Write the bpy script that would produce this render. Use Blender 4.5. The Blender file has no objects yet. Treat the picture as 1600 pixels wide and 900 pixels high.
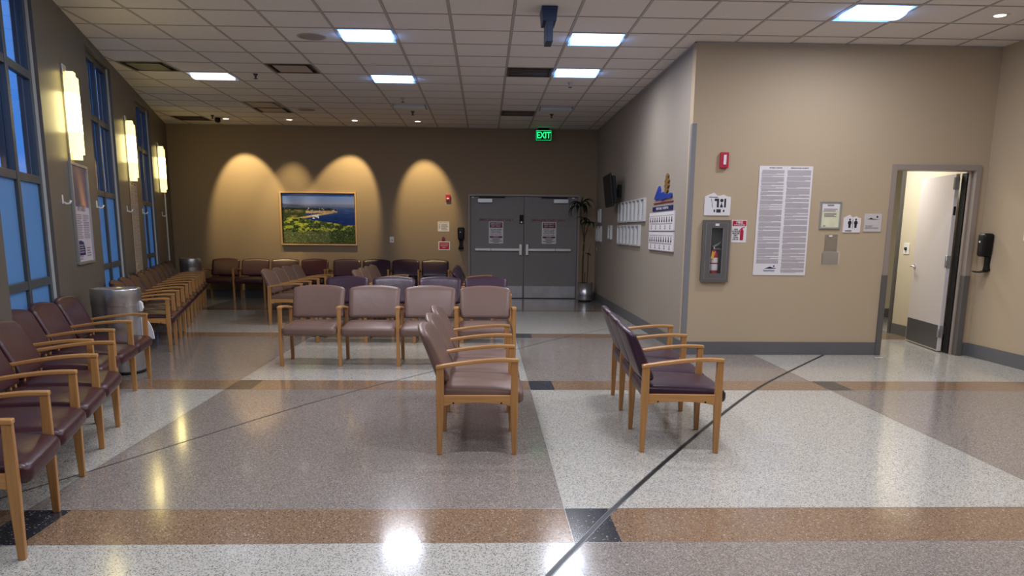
import bpy, bmesh, math, random
from mathutils import Vector, Matrix
C = bpy.context.scene.collection
SC = bpy.context.scene
HC = 1.395                     # camera height
ZC = 3.4216                    # ceiling height
T = 0.6096                     # ceiling tile
GX, GY = -0.94896, 8.07426     # ceiling grid origin
YBACK, YBLK, XCOR, XRIGHT = 16.56, 9.0, 2.29, 5.68
LW0 = Vector((-3.93933, 7.8428)); LD = Vector((-0.266147, 0.963932)); LN = Vector((0.963932, 0.266147))

# ---------------------------------------------------------------- camera
cd = bpy.data.cameras.new('camera'); cam = bpy.data.objects.new('camera', cd); C.objects.link(cam)
Rv = Vector((0.999392, -0.033756, 0.00871)); Uv = Vector((-0.002099, 0.191111, 0.981566)); Fv = Vector((0.034799, 0.980988, -0.190924))
M = Matrix((Rv, Uv, -Fv)).transposed().to_4x4(); M.translation = Vector((0, 0, HC)); cam.matrix_world = M
cd.sensor_width = 36; cd.lens = 1230.35/1600*36; cd.shift_y = 150/1600; cd.clip_start = 0.05; cd.clip_end = 200
SC.camera = cam
# ---------------------------------------------------------------- world, exposure
w = bpy.data.worlds.new('world'); SC.world = w; w.use_nodes = True
bg = w.node_tree.nodes['Background']; bg.inputs[0].default_value = (0.07, 0.27, 0.80, 1); bg.inputs[1].default_value = 0.95
SC.view_settings.view_transform = 'Standard'; SC.view_settings.look = 'None'; SC.view_settings.gamma = 1
SC.view_settings.use_curve_mapping = False; SC.view_settings.exposure = 0.22
TROFFER_W = 24.0; WASH_W = 190.0; BATH_W = 34.0
random.seed(7)

# ---------------------------------------------------------------- materials
def lin(c):
    return tuple(((x/255/12.92) if x/255 <= 0.04045 else ((x/255+0.055)/1.055)**2.4) for x in c) + (1,)
def mat(name, col, rough=0.6, metal=0.0, spec=0.5, bump=None, coat=0, var=0, varscale=3, emit=None, estr=0, trans=0, alpha=1, ior=1.45):
    m = bpy.data.materials.new(name); m.use_nodes = True; nt = m.node_tree; b = nt.nodes['Principled BSDF']
    b.inputs['Base Color'].default_value = lin(col); b.inputs['Roughness'].default_value = rough; b.inputs['Metallic'].default_value = metal
    b.inputs['Specular IOR Level'].default_value = spec; b.inputs['Coat Weight'].default_value = coat; b.inputs['Coat Roughness'].default_value = 0.15
    b.inputs['Transmission Weight'].default_value = trans; b.inputs['IOR'].default_value = ior; b.inputs['Alpha'].default_value = alpha
    if emit: b.inputs['Emission Color'].default_value = lin(emit); b.inputs['Emission Strength'].default_value = estr
    if var or bump:
        tc = nt.nodes.new('ShaderNodeTexCoord')
    if var:
        n = nt.nodes.new('ShaderNodeTexNoise'); n.inputs['Scale'].default_value = varscale; n.inputs['Detail'].default_value = 5
        nt.links.new(tc.outputs['Object'], n.inputs['Vector'])
        r = nt.nodes.new('ShaderNodeValToRGB'); a = lin(col)
        r.color_ramp.elements[0].position = .3; r.color_ramp.elements[1].position = .7
        r.color_ramp.elements[0].color = tuple(x*(1-var) for x in a[:3])+(1,); r.color_ramp.elements[1].color = tuple(min(1, x*(1+var)) for x in a[:3])+(1,)
        nt.links.new(n.outputs['Fac'], r.inputs[0]); nt.links.new(r.outputs[0], b.inputs['Base Color'])
    if bump:
        n2 = nt.nodes.new('ShaderNodeTexNoise'); n2.inputs['Scale'].default_value = bump[0]; n2.inputs['Detail'].default_value = 3
        nt.links.new(tc.outputs['Object'], n2.inputs['Vector'])
        bp = nt.nodes.new('ShaderNodeBump'); bp.inputs['Strength'].default_value = bump[1]; bp.inputs['Distance'].default_value = 0.01
        nt.links.new(n2.outputs['Fac'], bp.inputs['Height']); nt.links.new(bp.outputs['Normal'], b.inputs['Normal'])
    return m
def wood(name, col, axis=2):
    m = mat(name, col, 0.38, coat=0.25); nt = m.node_tree; b = nt.nodes['Principled BSDF']
    tc = nt.nodes.new('ShaderNodeTexCoord'); mp = nt.nodes.new('ShaderNodeMapping'); s = [60, 60, 60]; s[axis] = 4; mp.inputs['Scale'].default_value = s
    n = nt.nodes.new('ShaderNodeTexNoise'); n.inputs['Scale'].default_value = 1; n.inputs['Detail'].default_value = 6
    nt.links.new(tc.outputs['Object'], mp.inputs[0]); nt.links.new(mp.outputs[0], n.inputs['Vector'])
    r = nt.nodes.new('ShaderNodeValToRGB'); a = lin(col); r.color_ramp.elements[0].position = .25; r.color_ramp.elements[1].position = .75
    r.color_ramp.elements[0].color = (a[0]*.78, a[1]*.72, a[2]*.65, 1); r.color_ramp.elements[1].color = (min(1, a[0]*1.12), min(1, a[1]*1.12), a[2]*1.1, 1)
    nt.links.new(n.outputs['Fac'], r.inputs[0]); nt.links.new(r.outputs[0], b.inputs['Base Color'])
    return m
def terrazzo(name, base, chips, rough=0.15):
    """base colour with three scales of stone chips"""
    m = mat(name, base, rough, spec=0.6, coat=0.22); nt = m.node_tree; b = nt.nodes['Principled BSDF']; b.inputs['Coat Roughness'].default_value = 0.06
    tc = nt.nodes.new('ShaderNodeTexCoord'); cur = None
    for k, (sc, thr, col) in enumerate(chips):
        v = nt.nodes.new('ShaderNodeTexVoronoi'); v.inputs['Scale'].default_value = sc; nt.links.new(tc.outputs['Object'], v.inputs['Vector'])
        sp = nt.nodes.new('ShaderNodeSeparateColor'); nt.links.new(v.outputs['Color'], sp.inputs[0])
        lt = nt.nodes.new('ShaderNodeMath'); lt.operation = 'LESS_THAN'; lt.inputs[1].default_value = thr; nt.links.new(sp.outputs[k % 3], lt.inputs[0])
        mx = nt.nodes.new('ShaderNodeMix'); mx.data_type = 'RGBA'
        nt.links.new(lt.outputs[0], mx.inputs['Factor'])
        if cur is None: mx.inputs[6].default_value = lin(base)
        else: nt.links.new(cur, mx.inputs[6])
        mx.inputs[7].default_value = lin(col); cur = mx.outputs[2]
    n = nt.nodes.new('ShaderNodeTexNoise'); n.inputs['Scale'].default_value = 0.9; nt.links.new(tc.outputs['Object'], n.inputs['Vector'])
    mr = nt.nodes.new('ShaderNodeMapRange'); mr.inputs[3].default_value = rough*.75; mr.inputs[4].default_value = rough*1.3
    nt.links.new(n.outputs['Fac'], mr.inputs[0]); nt.links.new(mr.outputs[0], b.inputs['Roughness'])
    nt.links.new(cur, b.inputs['Base Color'])
    return m
MT = {}
MT['wall_tan'] = mat('wall_tan', (181, 163, 137), 0.75, spec=.3, bump=(120, .06))
MT['wall_hall'] = mat('wall_hall', (156, 146, 134), 0.75, spec=.3, bump=(120, .06))
MT['wall_grey'] = mat('wall_grey', (98, 92, 84), 0.4, spec=.5, bump=(90, .05))
MT['wall_back'] = mat('wall_back', (152, 133, 110), 0.7, spec=.3, bump=(120, .06))
MT['wall_inner'] = mat('wall_inner', (206, 196, 174), 0.7, spec=.3)
MT['base'] = mat('rubber_grey', (99, 99, 101), 0.45)
MT['guard'] = mat('guard_grey', (126, 125, 127), 0.5)
MT['frame_paint'] = mat('frame_paint', (150, 138, 130), 0.4)
MT['frame_grey'] = mat('frame_grey', (94, 91, 89), 0.45)
MT['door_white'] = mat('door_white', (205, 198, 198), 0.4)
MT['door_grey'] = mat('door_grey', (132, 128, 126), 0.45, var=.04, varscale=2)
MT['steel'] = mat('steel', (215, 215, 216), 0.34, metal=.75, bump=(8, .02))
MT['steel_can'] = mat('steel_can', (190, 190, 193), 0.27, metal=.9)
MT['kick'] = mat('kick', (176, 176, 178), 0.42, metal=.7, var=.12, varscale=6)
MT['kick_dark'] = mat('kick_dark', (96, 97, 102), 0.4, metal=.6)
MT['alu'] = mat('alu', (185, 187, 190), 0.35, metal=.8)
MT['frame_silver'] = mat('frame_silver', (205, 205, 204), 0.35, metal=.2)
MT['black'] = mat('black_plastic', (18, 18, 20), 0.4, spec=.3)
MT['matte_black'] = mat('matte_black', (14, 14, 15), 0.7)
MT['white'] = mat('white_paint', (225, 225, 225), 0.5)
MT['paper'] = mat('paper', (222, 218, 220), 0.55)
MT['ink'] = mat('ink', (40, 40, 44), 0.6)
MT['ink_grey'] = mat('ink_grey', (138, 128, 134), 0.6)
MT['red'] = mat('sign_red', (172, 26, 58), 0.45)
MT['maroon'] = mat('sign_maroon', (110, 22, 50), 0.5)
MT['dark_red'] = mat('letter_red', (130, 16, 44), 0.5)
MT['ext_red'] = mat('extinguisher_red', (170, 18, 40), 0.25, coat=.5)
MT['blue'] = mat('logo_blue', (30, 60, 150), 0.45)
MT['navy'] = mat('logo_navy', (22, 32, 92), 0.45)
MT['leafbrown'] = mat('logo_leaf', (120, 92, 50), 0.5)
MT['window_frame'] = mat('window_frame', (74, 80, 84), 0.4, metal=.2)
MT['white_bead'] = mat('white_bead', (205, 208, 210), 0.5)
MT['hook'] = mat('hook', (235, 235, 235), 0.3, coat=.5)
MT['slate'] = mat('slate_blue', (44, 58, 84), 0.5)
MT['tile_bar'] = mat('tile_bar', (172, 165, 160), 0.6)
MT['zinc'] = mat('zinc', (165, 165, 160), 0.35, metal=.7)
MT['joint'] = mat('joint', (34, 36, 40), 0.35)
MT['joint_metal'] = mat('joint_metal', (115, 122, 130), 0.3, metal=.8)
MT['purple'] = mat('burgundy_vinyl', (60, 29, 37), 0.33, spec=.5, bump=(14, .18), var=.12, varscale=4)
MT['plum'] = mat('plum_vinyl', (54, 31, 50), 0.33, spec=.5, bump=(14, .18), var=.1, varscale=4)
MT['taupe'] = mat('taupe_vinyl', (116, 91, 82), 0.36, spec=.5, bump=(14, .15), var=.06, varscale=4)
MT['wood'] = wood('oak_vertical', (180, 132, 80), 2)
MT['wood_h'] = wood('oak_horizontal', (188, 140, 86), 1)
MT['bracket'] = mat('bracket', (160, 120, 78), 0.5)
MT['soil'] = mat('soil', (40, 30, 24), 0.9)
MT['stem'] = mat('cane', (74, 62, 46), 0.8, bump=(60, .5))
MT['leaf'] = mat('leaf', (22, 36, 20), 0.45)
MT['acrylic'] = mat('acrylic', (250, 248, 244), 0.06, alpha=.06)
MT['glass'] = mat('cabinet_glass', (120, 125, 125), 0.04, alpha=.08)
MT['pane_clear'] = mat('pane_clear', (120, 150, 170), 0.05, trans=1.0, ior=1.05)
MT['screen'] = mat('screen', (12, 13, 15), 0.45, spec=.2)
MT['shade'] = mat('shade_glass', (255, 240, 190), 0.5, emit=(255, 230, 140), estr=2.0)
MT['tube'] = mat('lamp_core', (255, 250, 225), 0.5, emit=(255, 233, 155), estr=9.0)
MT['lens'] = mat('lens', (240, 245, 255), 0.4, emit=(112, 170, 255), estr=11.0)
MT['lens_dim'] = mat('lens_dim', (230, 235, 245), 0.4, emit=(235, 238, 255), estr=.95)
MT['troffer'] = mat('troffer_white', (205, 208, 214), 0.45)
MT['bulb'] = mat('bulb', (255, 240, 220), 0.4, emit=(255, 238, 210), estr=6.0)
MT['exit_green'] = mat('exit_green', (20, 200, 110), 0.5, emit=(30, 240, 130), estr=1.3)
MT['yellow'] = mat('tag_yellow', (225, 175, 50), 0.5)
MT['vent_panel'] = mat('vent_panel', (168, 156, 150), 0.5)
MT['vent_dark'] = mat('vent_dark', (66, 58, 56), 0.5)
MT['cert'] = mat('certificate', (176, 178, 182), 0.4, var=.15, varscale=20)
MT['photo_wood'] = wood('pale_wood', (196, 164, 124), 0)
MT['green_paper'] = mat('green_paper', (214, 214, 182), 0.5, var=.1, varscale=8)
MT['liner'] = mat('liner', (225, 228, 232), 0.35)
# frosted blue window film: thin translucent sheet lit by the dusk outside
def film():
    m = bpy.data.materials.new('frosted_film'); m.use_nodes = True; nt = m.node_tree; nt.nodes.clear()
    o = nt.nodes.new('ShaderNodeOutputMaterial'); a = nt.nodes.new('ShaderNodeBsdfTranslucent'); a.inputs[0].default_value = (.85, .93, .95, 1)
    g = nt.nodes.new('ShaderNodeBsdfGlossy'); g.inputs['Roughness'].default_value = .25; d = nt.nodes.new('ShaderNodeBsdfDiffuse'); d.inputs[0].default_value = (.16, .26, .36, 1)
    x = nt.nodes.new('ShaderNodeMixShader'); x.inputs[0].default_value = .35; y = nt.nodes.new('ShaderNodeMixShader'); y.inputs[0].default_value = .07
    nt.links.new(a.outputs[0], x.inputs[1]); nt.links.new(d.outputs[0], x.inputs[2]); nt.links.new(x.outputs[0], y.inputs[1]); nt.links.new(g.outputs[0], y.inputs[2]); nt.links.new(y.outputs[0], o.inputs[0])
    return m
MT['film'] = film()
def clear_pane():
    m = bpy.data.materials.new('clear_window_glass'); m.use_nodes = True; nt = m.node_tree; nt.nodes.clear()
    o = nt.nodes.new('ShaderNodeOutputMaterial'); t = nt.nodes.new('ShaderNodeBsdfTransparent'); t.inputs[0].default_value = (.93, .96, 1, 1)
    g = nt.nodes.new('ShaderNodeBsdfGlossy'); g.inputs['Roughness'].default_value = .03; g.inputs[0].default_value = (.9, .9, .9, 1)
    f = nt.nodes.new('ShaderNodeFresnel'); f.inputs[0].default_value = 1.4
    ge = nt.nodes.new('ShaderNodeNewGeometry'); iv = nt.nodes.new('ShaderNodeMath'); iv.operation = 'SUBTRACT'; iv.inputs[0].default_value = 1; nt.links.new(ge.outputs['Backfacing'], iv.inputs[1])
    ml = nt.nodes.new('ShaderNodeMath'); ml.operation = 'MULTIPLY'; nt.links.new(f.outputs[0], ml.inputs[0]); nt.links.new(iv.outputs[0], ml.inputs[1])
    x = nt.nodes.new('ShaderNodeMixShader'); nt.links.new(ml.outputs[0], x.inputs[0]); nt.links.new(t.outputs[0], x.inputs[1]); nt.links.new(g.outputs[0], x.inputs[2]); nt.links.new(x.outputs[0], o.inputs[0])
    return m
MT['pane_clear'] = clear_pane()
MT['t_light'] = terrazzo('terrazzo_white', (200, 198, 190), [(150, .22, (178, 175, 166)), (200, .10, (134, 130, 124)), (270, .07, (98, 96, 93)), (170, .06, (214, 212, 205))])
MT['t_grey'] = terrazzo('terrazzo_grey', (149, 141, 134), [(150, .24, (128, 118, 112)), (190, .16, (172, 165, 158)), (250, .15, (108, 99, 95)), (170, .06, (180, 172, 166))])
MT['t_tan'] = terrazzo('terrazzo_tan', (146, 119, 96), [(150, .2, (162, 136, 112)), (190, .15, (120, 96, 76)), (250, .07, (72, 58, 50)), (170, .02, (196, 182, 164))])
MT['t_black'] = terrazzo('terrazzo_black', (52, 55, 62), [(190, .12, (66, 70, 78)), (230, .05, (104, 108, 114)), (170, .015, (165, 165, 162))])
# ceiling tile: reveal lines and pinholes
def tile_mat():
    m = mat('ceiling_tile', (226, 220, 216), 0.85, spec=.2); nt = m.node_tree; b = nt.nodes['Principled BSDF']
    tc = nt.nodes.new('ShaderNodeTexCoord'); sp = nt.nodes.new('ShaderNodeSeparateXYZ'); nt.links.new(tc.outputs['Object'], sp.inputs[0])
    def dist(i, off):
        a = nt.nodes.new('ShaderNodeMath'); a.operation = 'SUBTRACT'; a.inputs[1].default_value = off; nt.links.new(sp.outputs[i], a.inputs[0])
        p = nt.nodes.new('ShaderNodeMath'); p.operation = 'PINGPONG'; p.inputs[1].default_value = T/2; nt.links.new(a.outputs[0], p.inputs[0]); return p
    mn = nt.nodes.new('ShaderNodeMath'); mn.operation = 'MINIMUM'; nt.links.new(dist(0, GX).outputs[0], mn.inputs[0]); nt.links.new(dist(1, GY).outputs[0], mn.inputs[1])
    lt = nt.nodes.new('ShaderNodeMath'); lt.operation = 'LESS_THAN'; lt.inputs[1].default_value = .0155; nt.links.new(mn.outputs[0], lt.inputs[0])
    n = nt.nodes.new('ShaderNodeTexNoise'); n.inputs['Scale'].default_value = 130; n.inputs['Detail'].default_value = 4; nt.links.new(tc.outputs['Object'], n.inputs['Vector'])
    r = nt.nodes.new('ShaderNodeValToRGB'); a = lin((226, 220, 216)); r.color_ramp.elements[0].position = .3; r.color_ramp.elements[1].position = .6
    r.color_ramp.elements[0].color = tuple(x*.86 for x in a[:3])+(1,); r.color_ramp.elements[1].color = a; nt.links.new(n.outputs['Fac'], r.inputs[0])
    mx = nt.nodes.new('ShaderNodeMix'); mx.data_type = 'RGBA'; nt.links.new(lt.outputs[0], mx.inputs['Factor']); nt.links.new(r.outputs[0], mx.inputs[6]); mx.inputs[7].default_value = lin((128, 122, 118))
    nt.links.new(mx.outputs[2], b.inputs['Base Color']); return m
MT['tile'] = tile_mat()

# ---------------------------------------------------------------- mesh helpers
def box(bm, x0, x1, y0, y1, z0, z1, mi=0):
    v = [bm.verts.new(p) for p in ((x0,y0,z0),(x1,y0,z0),(x1,y1,z0),(x0,y1,z0),(x0,y0,z1),(x1,y0,z1),(x1,y1,z1),(x0,y1,z1))]
    for f in ((0,3,2,1),(4,5,6,7),(0,1,5,4),(1,2,6,5),(2,3,7,6),(3,0,4,7)):
        fc = bm.faces.new([v[i] for i in f]); fc.material_index = mi
    return v
def prism(bm, pts, a0, a1, axis='y', mi=0):
    """polygon in the plane across axis, extruded along it"""
    def P(p, a): return {'y': (p[0], a, p[1]), 'x': (a, p[0], p[1]), 'z': (p[0], p[1], a)}[axis]
    A = [bm.verts.new(P(p, a0)) for p in pts]; B = [bm.verts.new(P(p, a1)) for p in pts]; n = len(pts)
    fs = [bm.faces.new(A), bm.faces.new(list(reversed(B)))]
    for i in range(n): fs.append(bm.faces.new([A[i], B[i], B[(i+1) % n], A[(i+1) % n]]))
    for f in fs: f.material_index = mi
def lathe(bm, prof, cx=0, cy=0, seg=32, cap=True, mi=0):
    rings = []
    for r, z in prof:
        rings.append([bm.verts.new((cx+r*math.cos(2*math.pi*k/seg), cy+r*math.sin(2*math.pi*k/seg), z)) for k in range(seg)])
    for a, b in zip(rings, rings[1:]):
        for k in range(seg):
            f = bm.faces.new([a[k], a[(k+1) % seg], b[(k+1) % seg], b[k]]); f.material_index = mi; f.smooth = True
    if cap:
        bm.faces.new(list(reversed(rings[0]))).material_index = mi; bm.faces.new(rings[-1]).material_index = mi
def tube(bm, pts, rad, seg=8, mi=0):
    pts = [Vector(p) for p in pts]; rads = rad if isinstance(rad, (list, tuple)) else [rad]*len(pts); rings = []
    for i, p in enumerate(pts):
        d = (pts[min(i+1, len(pts)-1)]-pts[max(i-1, 0)]).normalized()
        a = d.cross(Vector((0, 0, 1)));  a = a if a.length > .05 else d.cross(Vector((1, 0, 0))); a.normalize(); b = d.cross(a)
        rings.append([bm.verts.new(p+(a*math.cos(2*math.pi*k/seg)+b*math.sin(2*math.pi*k/seg))*rads[i]) for k in range(seg)])
    for r0, r1 in zip(rings, rings[1:]):
        for k in range(seg):
            f = bm.faces.new([r0[k], r0[(k+1) % seg], r1[(k+1) % seg], r1[k]]); f.smooth = True; f.material_index = mi
    bm.faces.new(list(reversed(rings[0]))); bm.faces.new(rings[-1])
def disc_xz(bm, cx, cz, r, y0, y1, seg=20, mi=0, sx=1):
    prism(bm, [(cx+r*sx*math.cos(2*math.pi*k/seg), cz+r*math.sin(2*math.pi*k/seg)) for k in range(seg)], y0, y1, 'y', mi)
def obj(name, bm, mats, parent=None, bevel=0, smooth=False):
    bmesh.ops.recalc_face_normals(bm, faces=bm.faces)
    me = bpy.data.meshes.new(name); bm.to_mesh(me); bm.free()
    for m in (mats if isinstance(mats, (list, tuple)) else [mats]): me.materials.append(MT[m] if isinstance(m, str) else m)
    if smooth: me.shade_smooth()
    o = bpy.data.objects.new(name, me); C.objects.link(o)
    if parent: o.parent = parent
    if bevel:
        b = o.modifiers.new('bevel', 'BEVEL'); b.width = bevel; b.segments = 2; b.limit_method = 'ANGLE'
    return o
def tag(o, label, cat, group=None):
    o['label'] = label; o['category'] = cat
    if group: o['group'] = group
    return o
def thing(name, label, cat, loc=(0,0,0), rz=0, group=None):
    o = bpy.data.objects.new(name, None); C.objects.link(o); o.location = loc; o.rotation_euler = (0, 0, rz); o.empty_display_size = .1
    return tag(o, label, cat, group)
def struct(name, bm, m, parent=None, **k):
    o = obj(name, bm, m, parent, **k)
    if not parent: o['kind'] = 'structure'
    return o
def sroot(name, loc=(0,0,0), rz=0):
    o = bpy.data.objects.new(name, None); C.objects.link(o); o.location = loc; o.rotation_euler = (0,0,rz); o['kind'] = 'structure'; return o
def rbox(hx, hy, hz, r, n=8, fn=None):
    """rounded cushion box centred on the origin, fn bends each vertex"""
    bm = bmesh.new(); bmesh.ops.create_cube(bm, size=2)
    bmesh.ops.subdivide_edges(bm, edges=bm.edges[:], cuts=n, use_grid_fill=True)
    for v in bm.verts:
        def s(t): return math.copysign(abs(t)**0.62, t)
        p = Vector((s(v.co.x)*hx, s(v.co.y)*hy, s(v.co.z)*hz))
        q = Vector((max(-hx+r, min(hx-r, p.x)), max(-hy+r, min(hy-r, p.y)), max(-hz+r, min(hz-r, p.z))))
        d = p-q
        if d.length > 1e-6: p = q+d.normalized()*r
        v.co = fn(p) if fn else p
    for f in bm.faces: f.smooth = True
    return bm
_tc = {}
def text(name, s, size, x, z, y, m, parent=None, align='CENTER', sx=1.0, bold=0.0):
    """raised lettering in the local x-z plane, facing -y"""
    cu = bpy.data.curves.new(name, 'FONT'); cu.body = s; cu.size = size; cu.align_x = align; cu.align_y = 'CENTER'; cu.extrude = .0006; cu.resolution_u = 2; cu.offset = bold*size
    t = bpy.data.objects.new(name, cu); C.objects.link(t)
    bpy.context.view_layer.update()
    me = bpy.data.meshes.new_from_object(t.evaluated_get(bpy.context.evaluated_depsgraph_get()))
    bpy.data.objects.remove(t); bpy.data.curves.remove(cu)
    me.transform(Matrix.Translation((x, y, z)) @ Matrix.Rotation(math.pi/2, 4, 'X') @ Matrix.Diagonal((sx, 1, 1, 1)))
    me.materials.clear(); me.materials.append(MT[m]); me.name = name
    o = bpy.data.objects.new(name, me); C.objects.link(o)
    if parent: o.parent = parent
    return o
def lines(bm, x0, x1, z0, z1, n, y, mi=0, fill=.55, seed=1, jag=.35, th=.0004):
    """rows of small print as thin bars"""
    rr = random.Random(seed); h = (z1-z0)/n
    for k in range(n):
        z = z1-(k+.5)*h; xe = x1-(x1-x0)*jag*rr.random()*(1 if rr.random() < .35 else .12)
        box(bm, x0, xe, y-th, y, z-h*fill/2, z+h*fill/2, mi)
ROT_X = -math.pi/2                                   # local frame for walls that face -X
ROT_L = math.atan2(LD.y, LD.x)                       # local frame for the slanted window wall
def lwp(t, off=0.0, z=0.0):
    p = LW0+LD*t+LN*off; return (p.x, p.y, z)

# ================================================================ STRUCTURE
# floor panels
xs = [-7.74, -5.02, -2.29, .41, 3.13, 5.85, 8.6]; ys = [-3.1, -.1, .35, 3.38, 3.83, 6.89, 7.33, 10.36, 10.82, 13.85, 14.3, 16.7]
bm = bmesh.new()
def fq(x0, x1, y0, y1, mi):
    f = bm.faces.new([bm.verts.new(p) for p in ((x0,y0,0),(x1,y0,0),(x1,y1,0),(x0,y1,0))]); f.material_index = mi
for i in range(len(xs)-1):
    row = 0
    for j in range(len(ys)-1):
        if j % 2 == 1: fq(xs[i], xs[i]+.22, ys[j], ys[j+1], 3); fq(xs[i]+.22, xs[i+1], ys[j], ys[j+1], 2)
        else:
            k = j//2; fq(xs[i], xs[i+1], ys[j], ys[j+1], 0 if (i+k) % 2 == 1 else 1)
bmesh.ops.remove_doubles(bm, verts=bm.verts, dist=1e-5)
struct('floor', bm, ['t_light', 't_grey', 't_tan', 't_black'])
bm = bmesh.new()
for x in xs[1:-1]: box(bm, x-.0015, x+.0015, -3, 16.5, 0, .0006)
for y in ys[1:-1]: box(bm, -7, 5.6, y-.0015, y+.0015, 0, .0006)
struct('trim_1', bm, 'zinc')
def ribbon(bm, pts, w, z0, z1, mi=0):
    P = [Vector(p) for p in pts]; L = []; R = []
    for i, p in enumerate(P):
        d = (P[min(i+1, len(P)-1)]-P[max(i-1, 0)]).normalized(); n = Vector((-d.y, d.x)); L.append(p+n*w/2); R.append(p-n*w/2)
    for i in range(len(P)-1):
        prism(bm, [tuple(L[i]), tuple(R[i]), tuple(R[i+1]), tuple(L[i+1])], z0, z1, 'z', mi)
def smooth_path(pts, n=6):
    out = []; P = [Vector(p) for p in pts]
    for i in range(len(P)-1):
        p0, p1, p2, p3 = P[max(i-1,0)], P[i], P[i+1], P[min(i+2, len(P)-1)]
        for k in range(n):
            t = k/n; out.append(.5*((2*p1)+(p2-p0)*t+(2*p0-5*p1+4*p2-p3)*t*t+(-p0+3*p1-3*p2+p3)*t**3))
    out.append(P[-1]); return out
c1 = smooth_path([(-1.0,.55),(-.35,1.75),(.02,2.5),(.28,3.06),(.45,3.40),(.65,3.80),(1.13,4.68),(1.82,5.88),(2.49,6.97),(3.13,7.87),(3.96,8.98)])
bm = bmesh.new(); ribbon(bm, c1, .019, 0, .0012, 0); ribbon(bm, [p+Vector((.0115, -.007)) for p in c1], .005, 0, .0014, 1); ribbon(bm, [p-Vector((.0115, -.007)) for p in c1], .004, 0, .0014, 1)
struct('trim_2', bm, ['joint', 'joint_metal'])
c2 = smooth_path([(-2.9,3.0),(-2.70,3.5),(-2.53,4.0),(-2.3,4.47),(-1.99,5.14),(-1.54,6.09),(-1.04,7.0),(-.52,7.83),(.34,9.28),(.76,9.98),(1.25,10.7),(1.77,11.4),(2.27,12.05)])
bm = bmesh.new(); ribbon(bm, c2, .011, 0, .0008)
struct('trim_3', bm, 'joint')

# ceiling
CUT = [  # fixtures that replace a tile: (i, j)
    (-1,1),(-1,5),(3,1),(3,4),(7,-1),(-5,5),(-1,9),(3,9),(-1,-3),(3,-3),(-1,-7),(3,-7),(7,-5),(7,-9),(-1,-11),(3,-11),(-5,-3),
    (-6,4),(-3,4),(-5,9),(-5,10),(2,4),(2,10),(-8,12)]
bm = bmesh.new()
def cell(x0, x1, y0, y1):
    f = bm.faces.new([bm.verts.new(p) for p in ((x0,y0,ZC),(x0,y1,ZC),(x1,y1,ZC),(x1,y0,ZC))])
for i in range(-10, 11):
    for j in range(-19, 14):
        if (i, j) in CUT: continue
        x0, x1, y0, y1 = GX+T*i, GX+T*(i+1), GY+T*j, GY+T*(j+1)
        x1 = min(x1, XRIGHT+.01); y1 = min(y1, YBACK+.01); y0 = max(y0, -3.1)
        if x1 <= x0 or y1 <= y0: continue
        if y0 >= YBLK and x0 >= XCOR: continue
        if y0 >= YBLK: x1 = min(x1, XCOR+.01)
        cell(x0, x1, y0, y1)
def clipL(bm):
    g = bm.verts[:]+bm.edges[:]+bm.faces[:]
    bmesh.ops.bisect_plane(bm, geom=g, dist=1e-5, plane_co=lwp(0, -.02, 0), plane_no=(-LN.x, -LN.y, 0), clear_outer=True)
clipL(bm); bmesh.ops.remove_doubles(bm, verts=bm.verts, dist=1e-5)
struct('ceiling', bm, 'tile')
bm = bmesh.new()
for i in range(-9, 11):
    x = GX+T*i; y1 = YBACK if x < XCOR else YBLK
    if x < XRIGHT: box(bm, x-.012, x+.012, -3, y1, ZC-.004, ZC+.002)
for j in range(-18, 14):
    y = GY+T*j; box(bm, -8, XRIGHT if y < YBLK else XCOR, y-.010, y+.010, ZC-.0035, ZC+.002)
clipL(bm)
struct('trim_4', bm, 'tile_bar')
bm = bmesh.new()                                       # wall angle round the ceiling edge
box(bm, -6.3, XCOR, YBACK-.02, YBACK, ZC-.012, ZC-.004); box(bm, XCOR-.02, XCOR, YBLK-.02, YBACK, ZC-.012, ZC-.004); box(bm, XCOR-.02, XRIGHT, YBLK-.02, YBLK, ZC-.012, ZC-.004)
struct('trim_5', bm, 'tile_bar')

# walls
def pwall(name, m, boxes, loc=(0,0,0), rz=0):
    bm = bmesh.new()
    for b in boxes: box(bm, *b)
    o = struct(name, bm, m); o.location = loc; o.rotation_euler = (0,0,rz); return o
pwall('wall_back', 'wall_back', [(-6.6,-.31,YBACK,YBACK+.2,0,ZC),(1.92,XCOR,YBACK,YBACK+.2,0,ZC),(-.31,1.92,YBACK,YBACK+.2,2.10,ZC)])
pwall('wall_hall', 'wall_hall', [(XCOR,XCOR+.15,YBLK+.15,YBACK,0,ZC)])
pwall('wall_block', 'wall_tan', [(XCOR,2.458,YBLK,YBLK+.15,0,ZC),(2.766,4.62,YBLK,YBLK+.15,0,ZC),(2.458,2.766,YBLK,YBLK+.15,0,.846),(2.458,2.766,YBLK,YBLK+.15,1.534,ZC),(5.54,XRIGHT+.15,YBLK,YBLK+.15,0,ZC),(4.62,5.54,YBLK,YBLK+.15,2.115,ZC)])
pwall('wall_right', 'wall_tan', [(XRIGHT,XRIGHT+.15,-3,YBLK,0,ZC)])
pwall('wall_near', 'wall_tan', [(-2.0,XRIGHT+.15,-3.15,-3,0,ZC)])
WIN = [(-5.9,-4.43),(-2.25,-.80),(1.33,2.84),(4.92,6.47)]; WZ0, WZ1 = .32, 3.33; WT = .155
bx = []; prev = -11.4
for a, b in WIN:
    bx += [(prev, a, 0, WT, 0, ZC), (a, b, 0, WT, 0, WZ0), (a, b, 0, WT, WZ1, ZC)]; prev = b
bx += [(prev, 9.06, 0, WT, 0, ZC)]
pwall('wall_left', 'wall_grey', bx, (LW0.x, LW0.y, 0), ROT_L)
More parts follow.
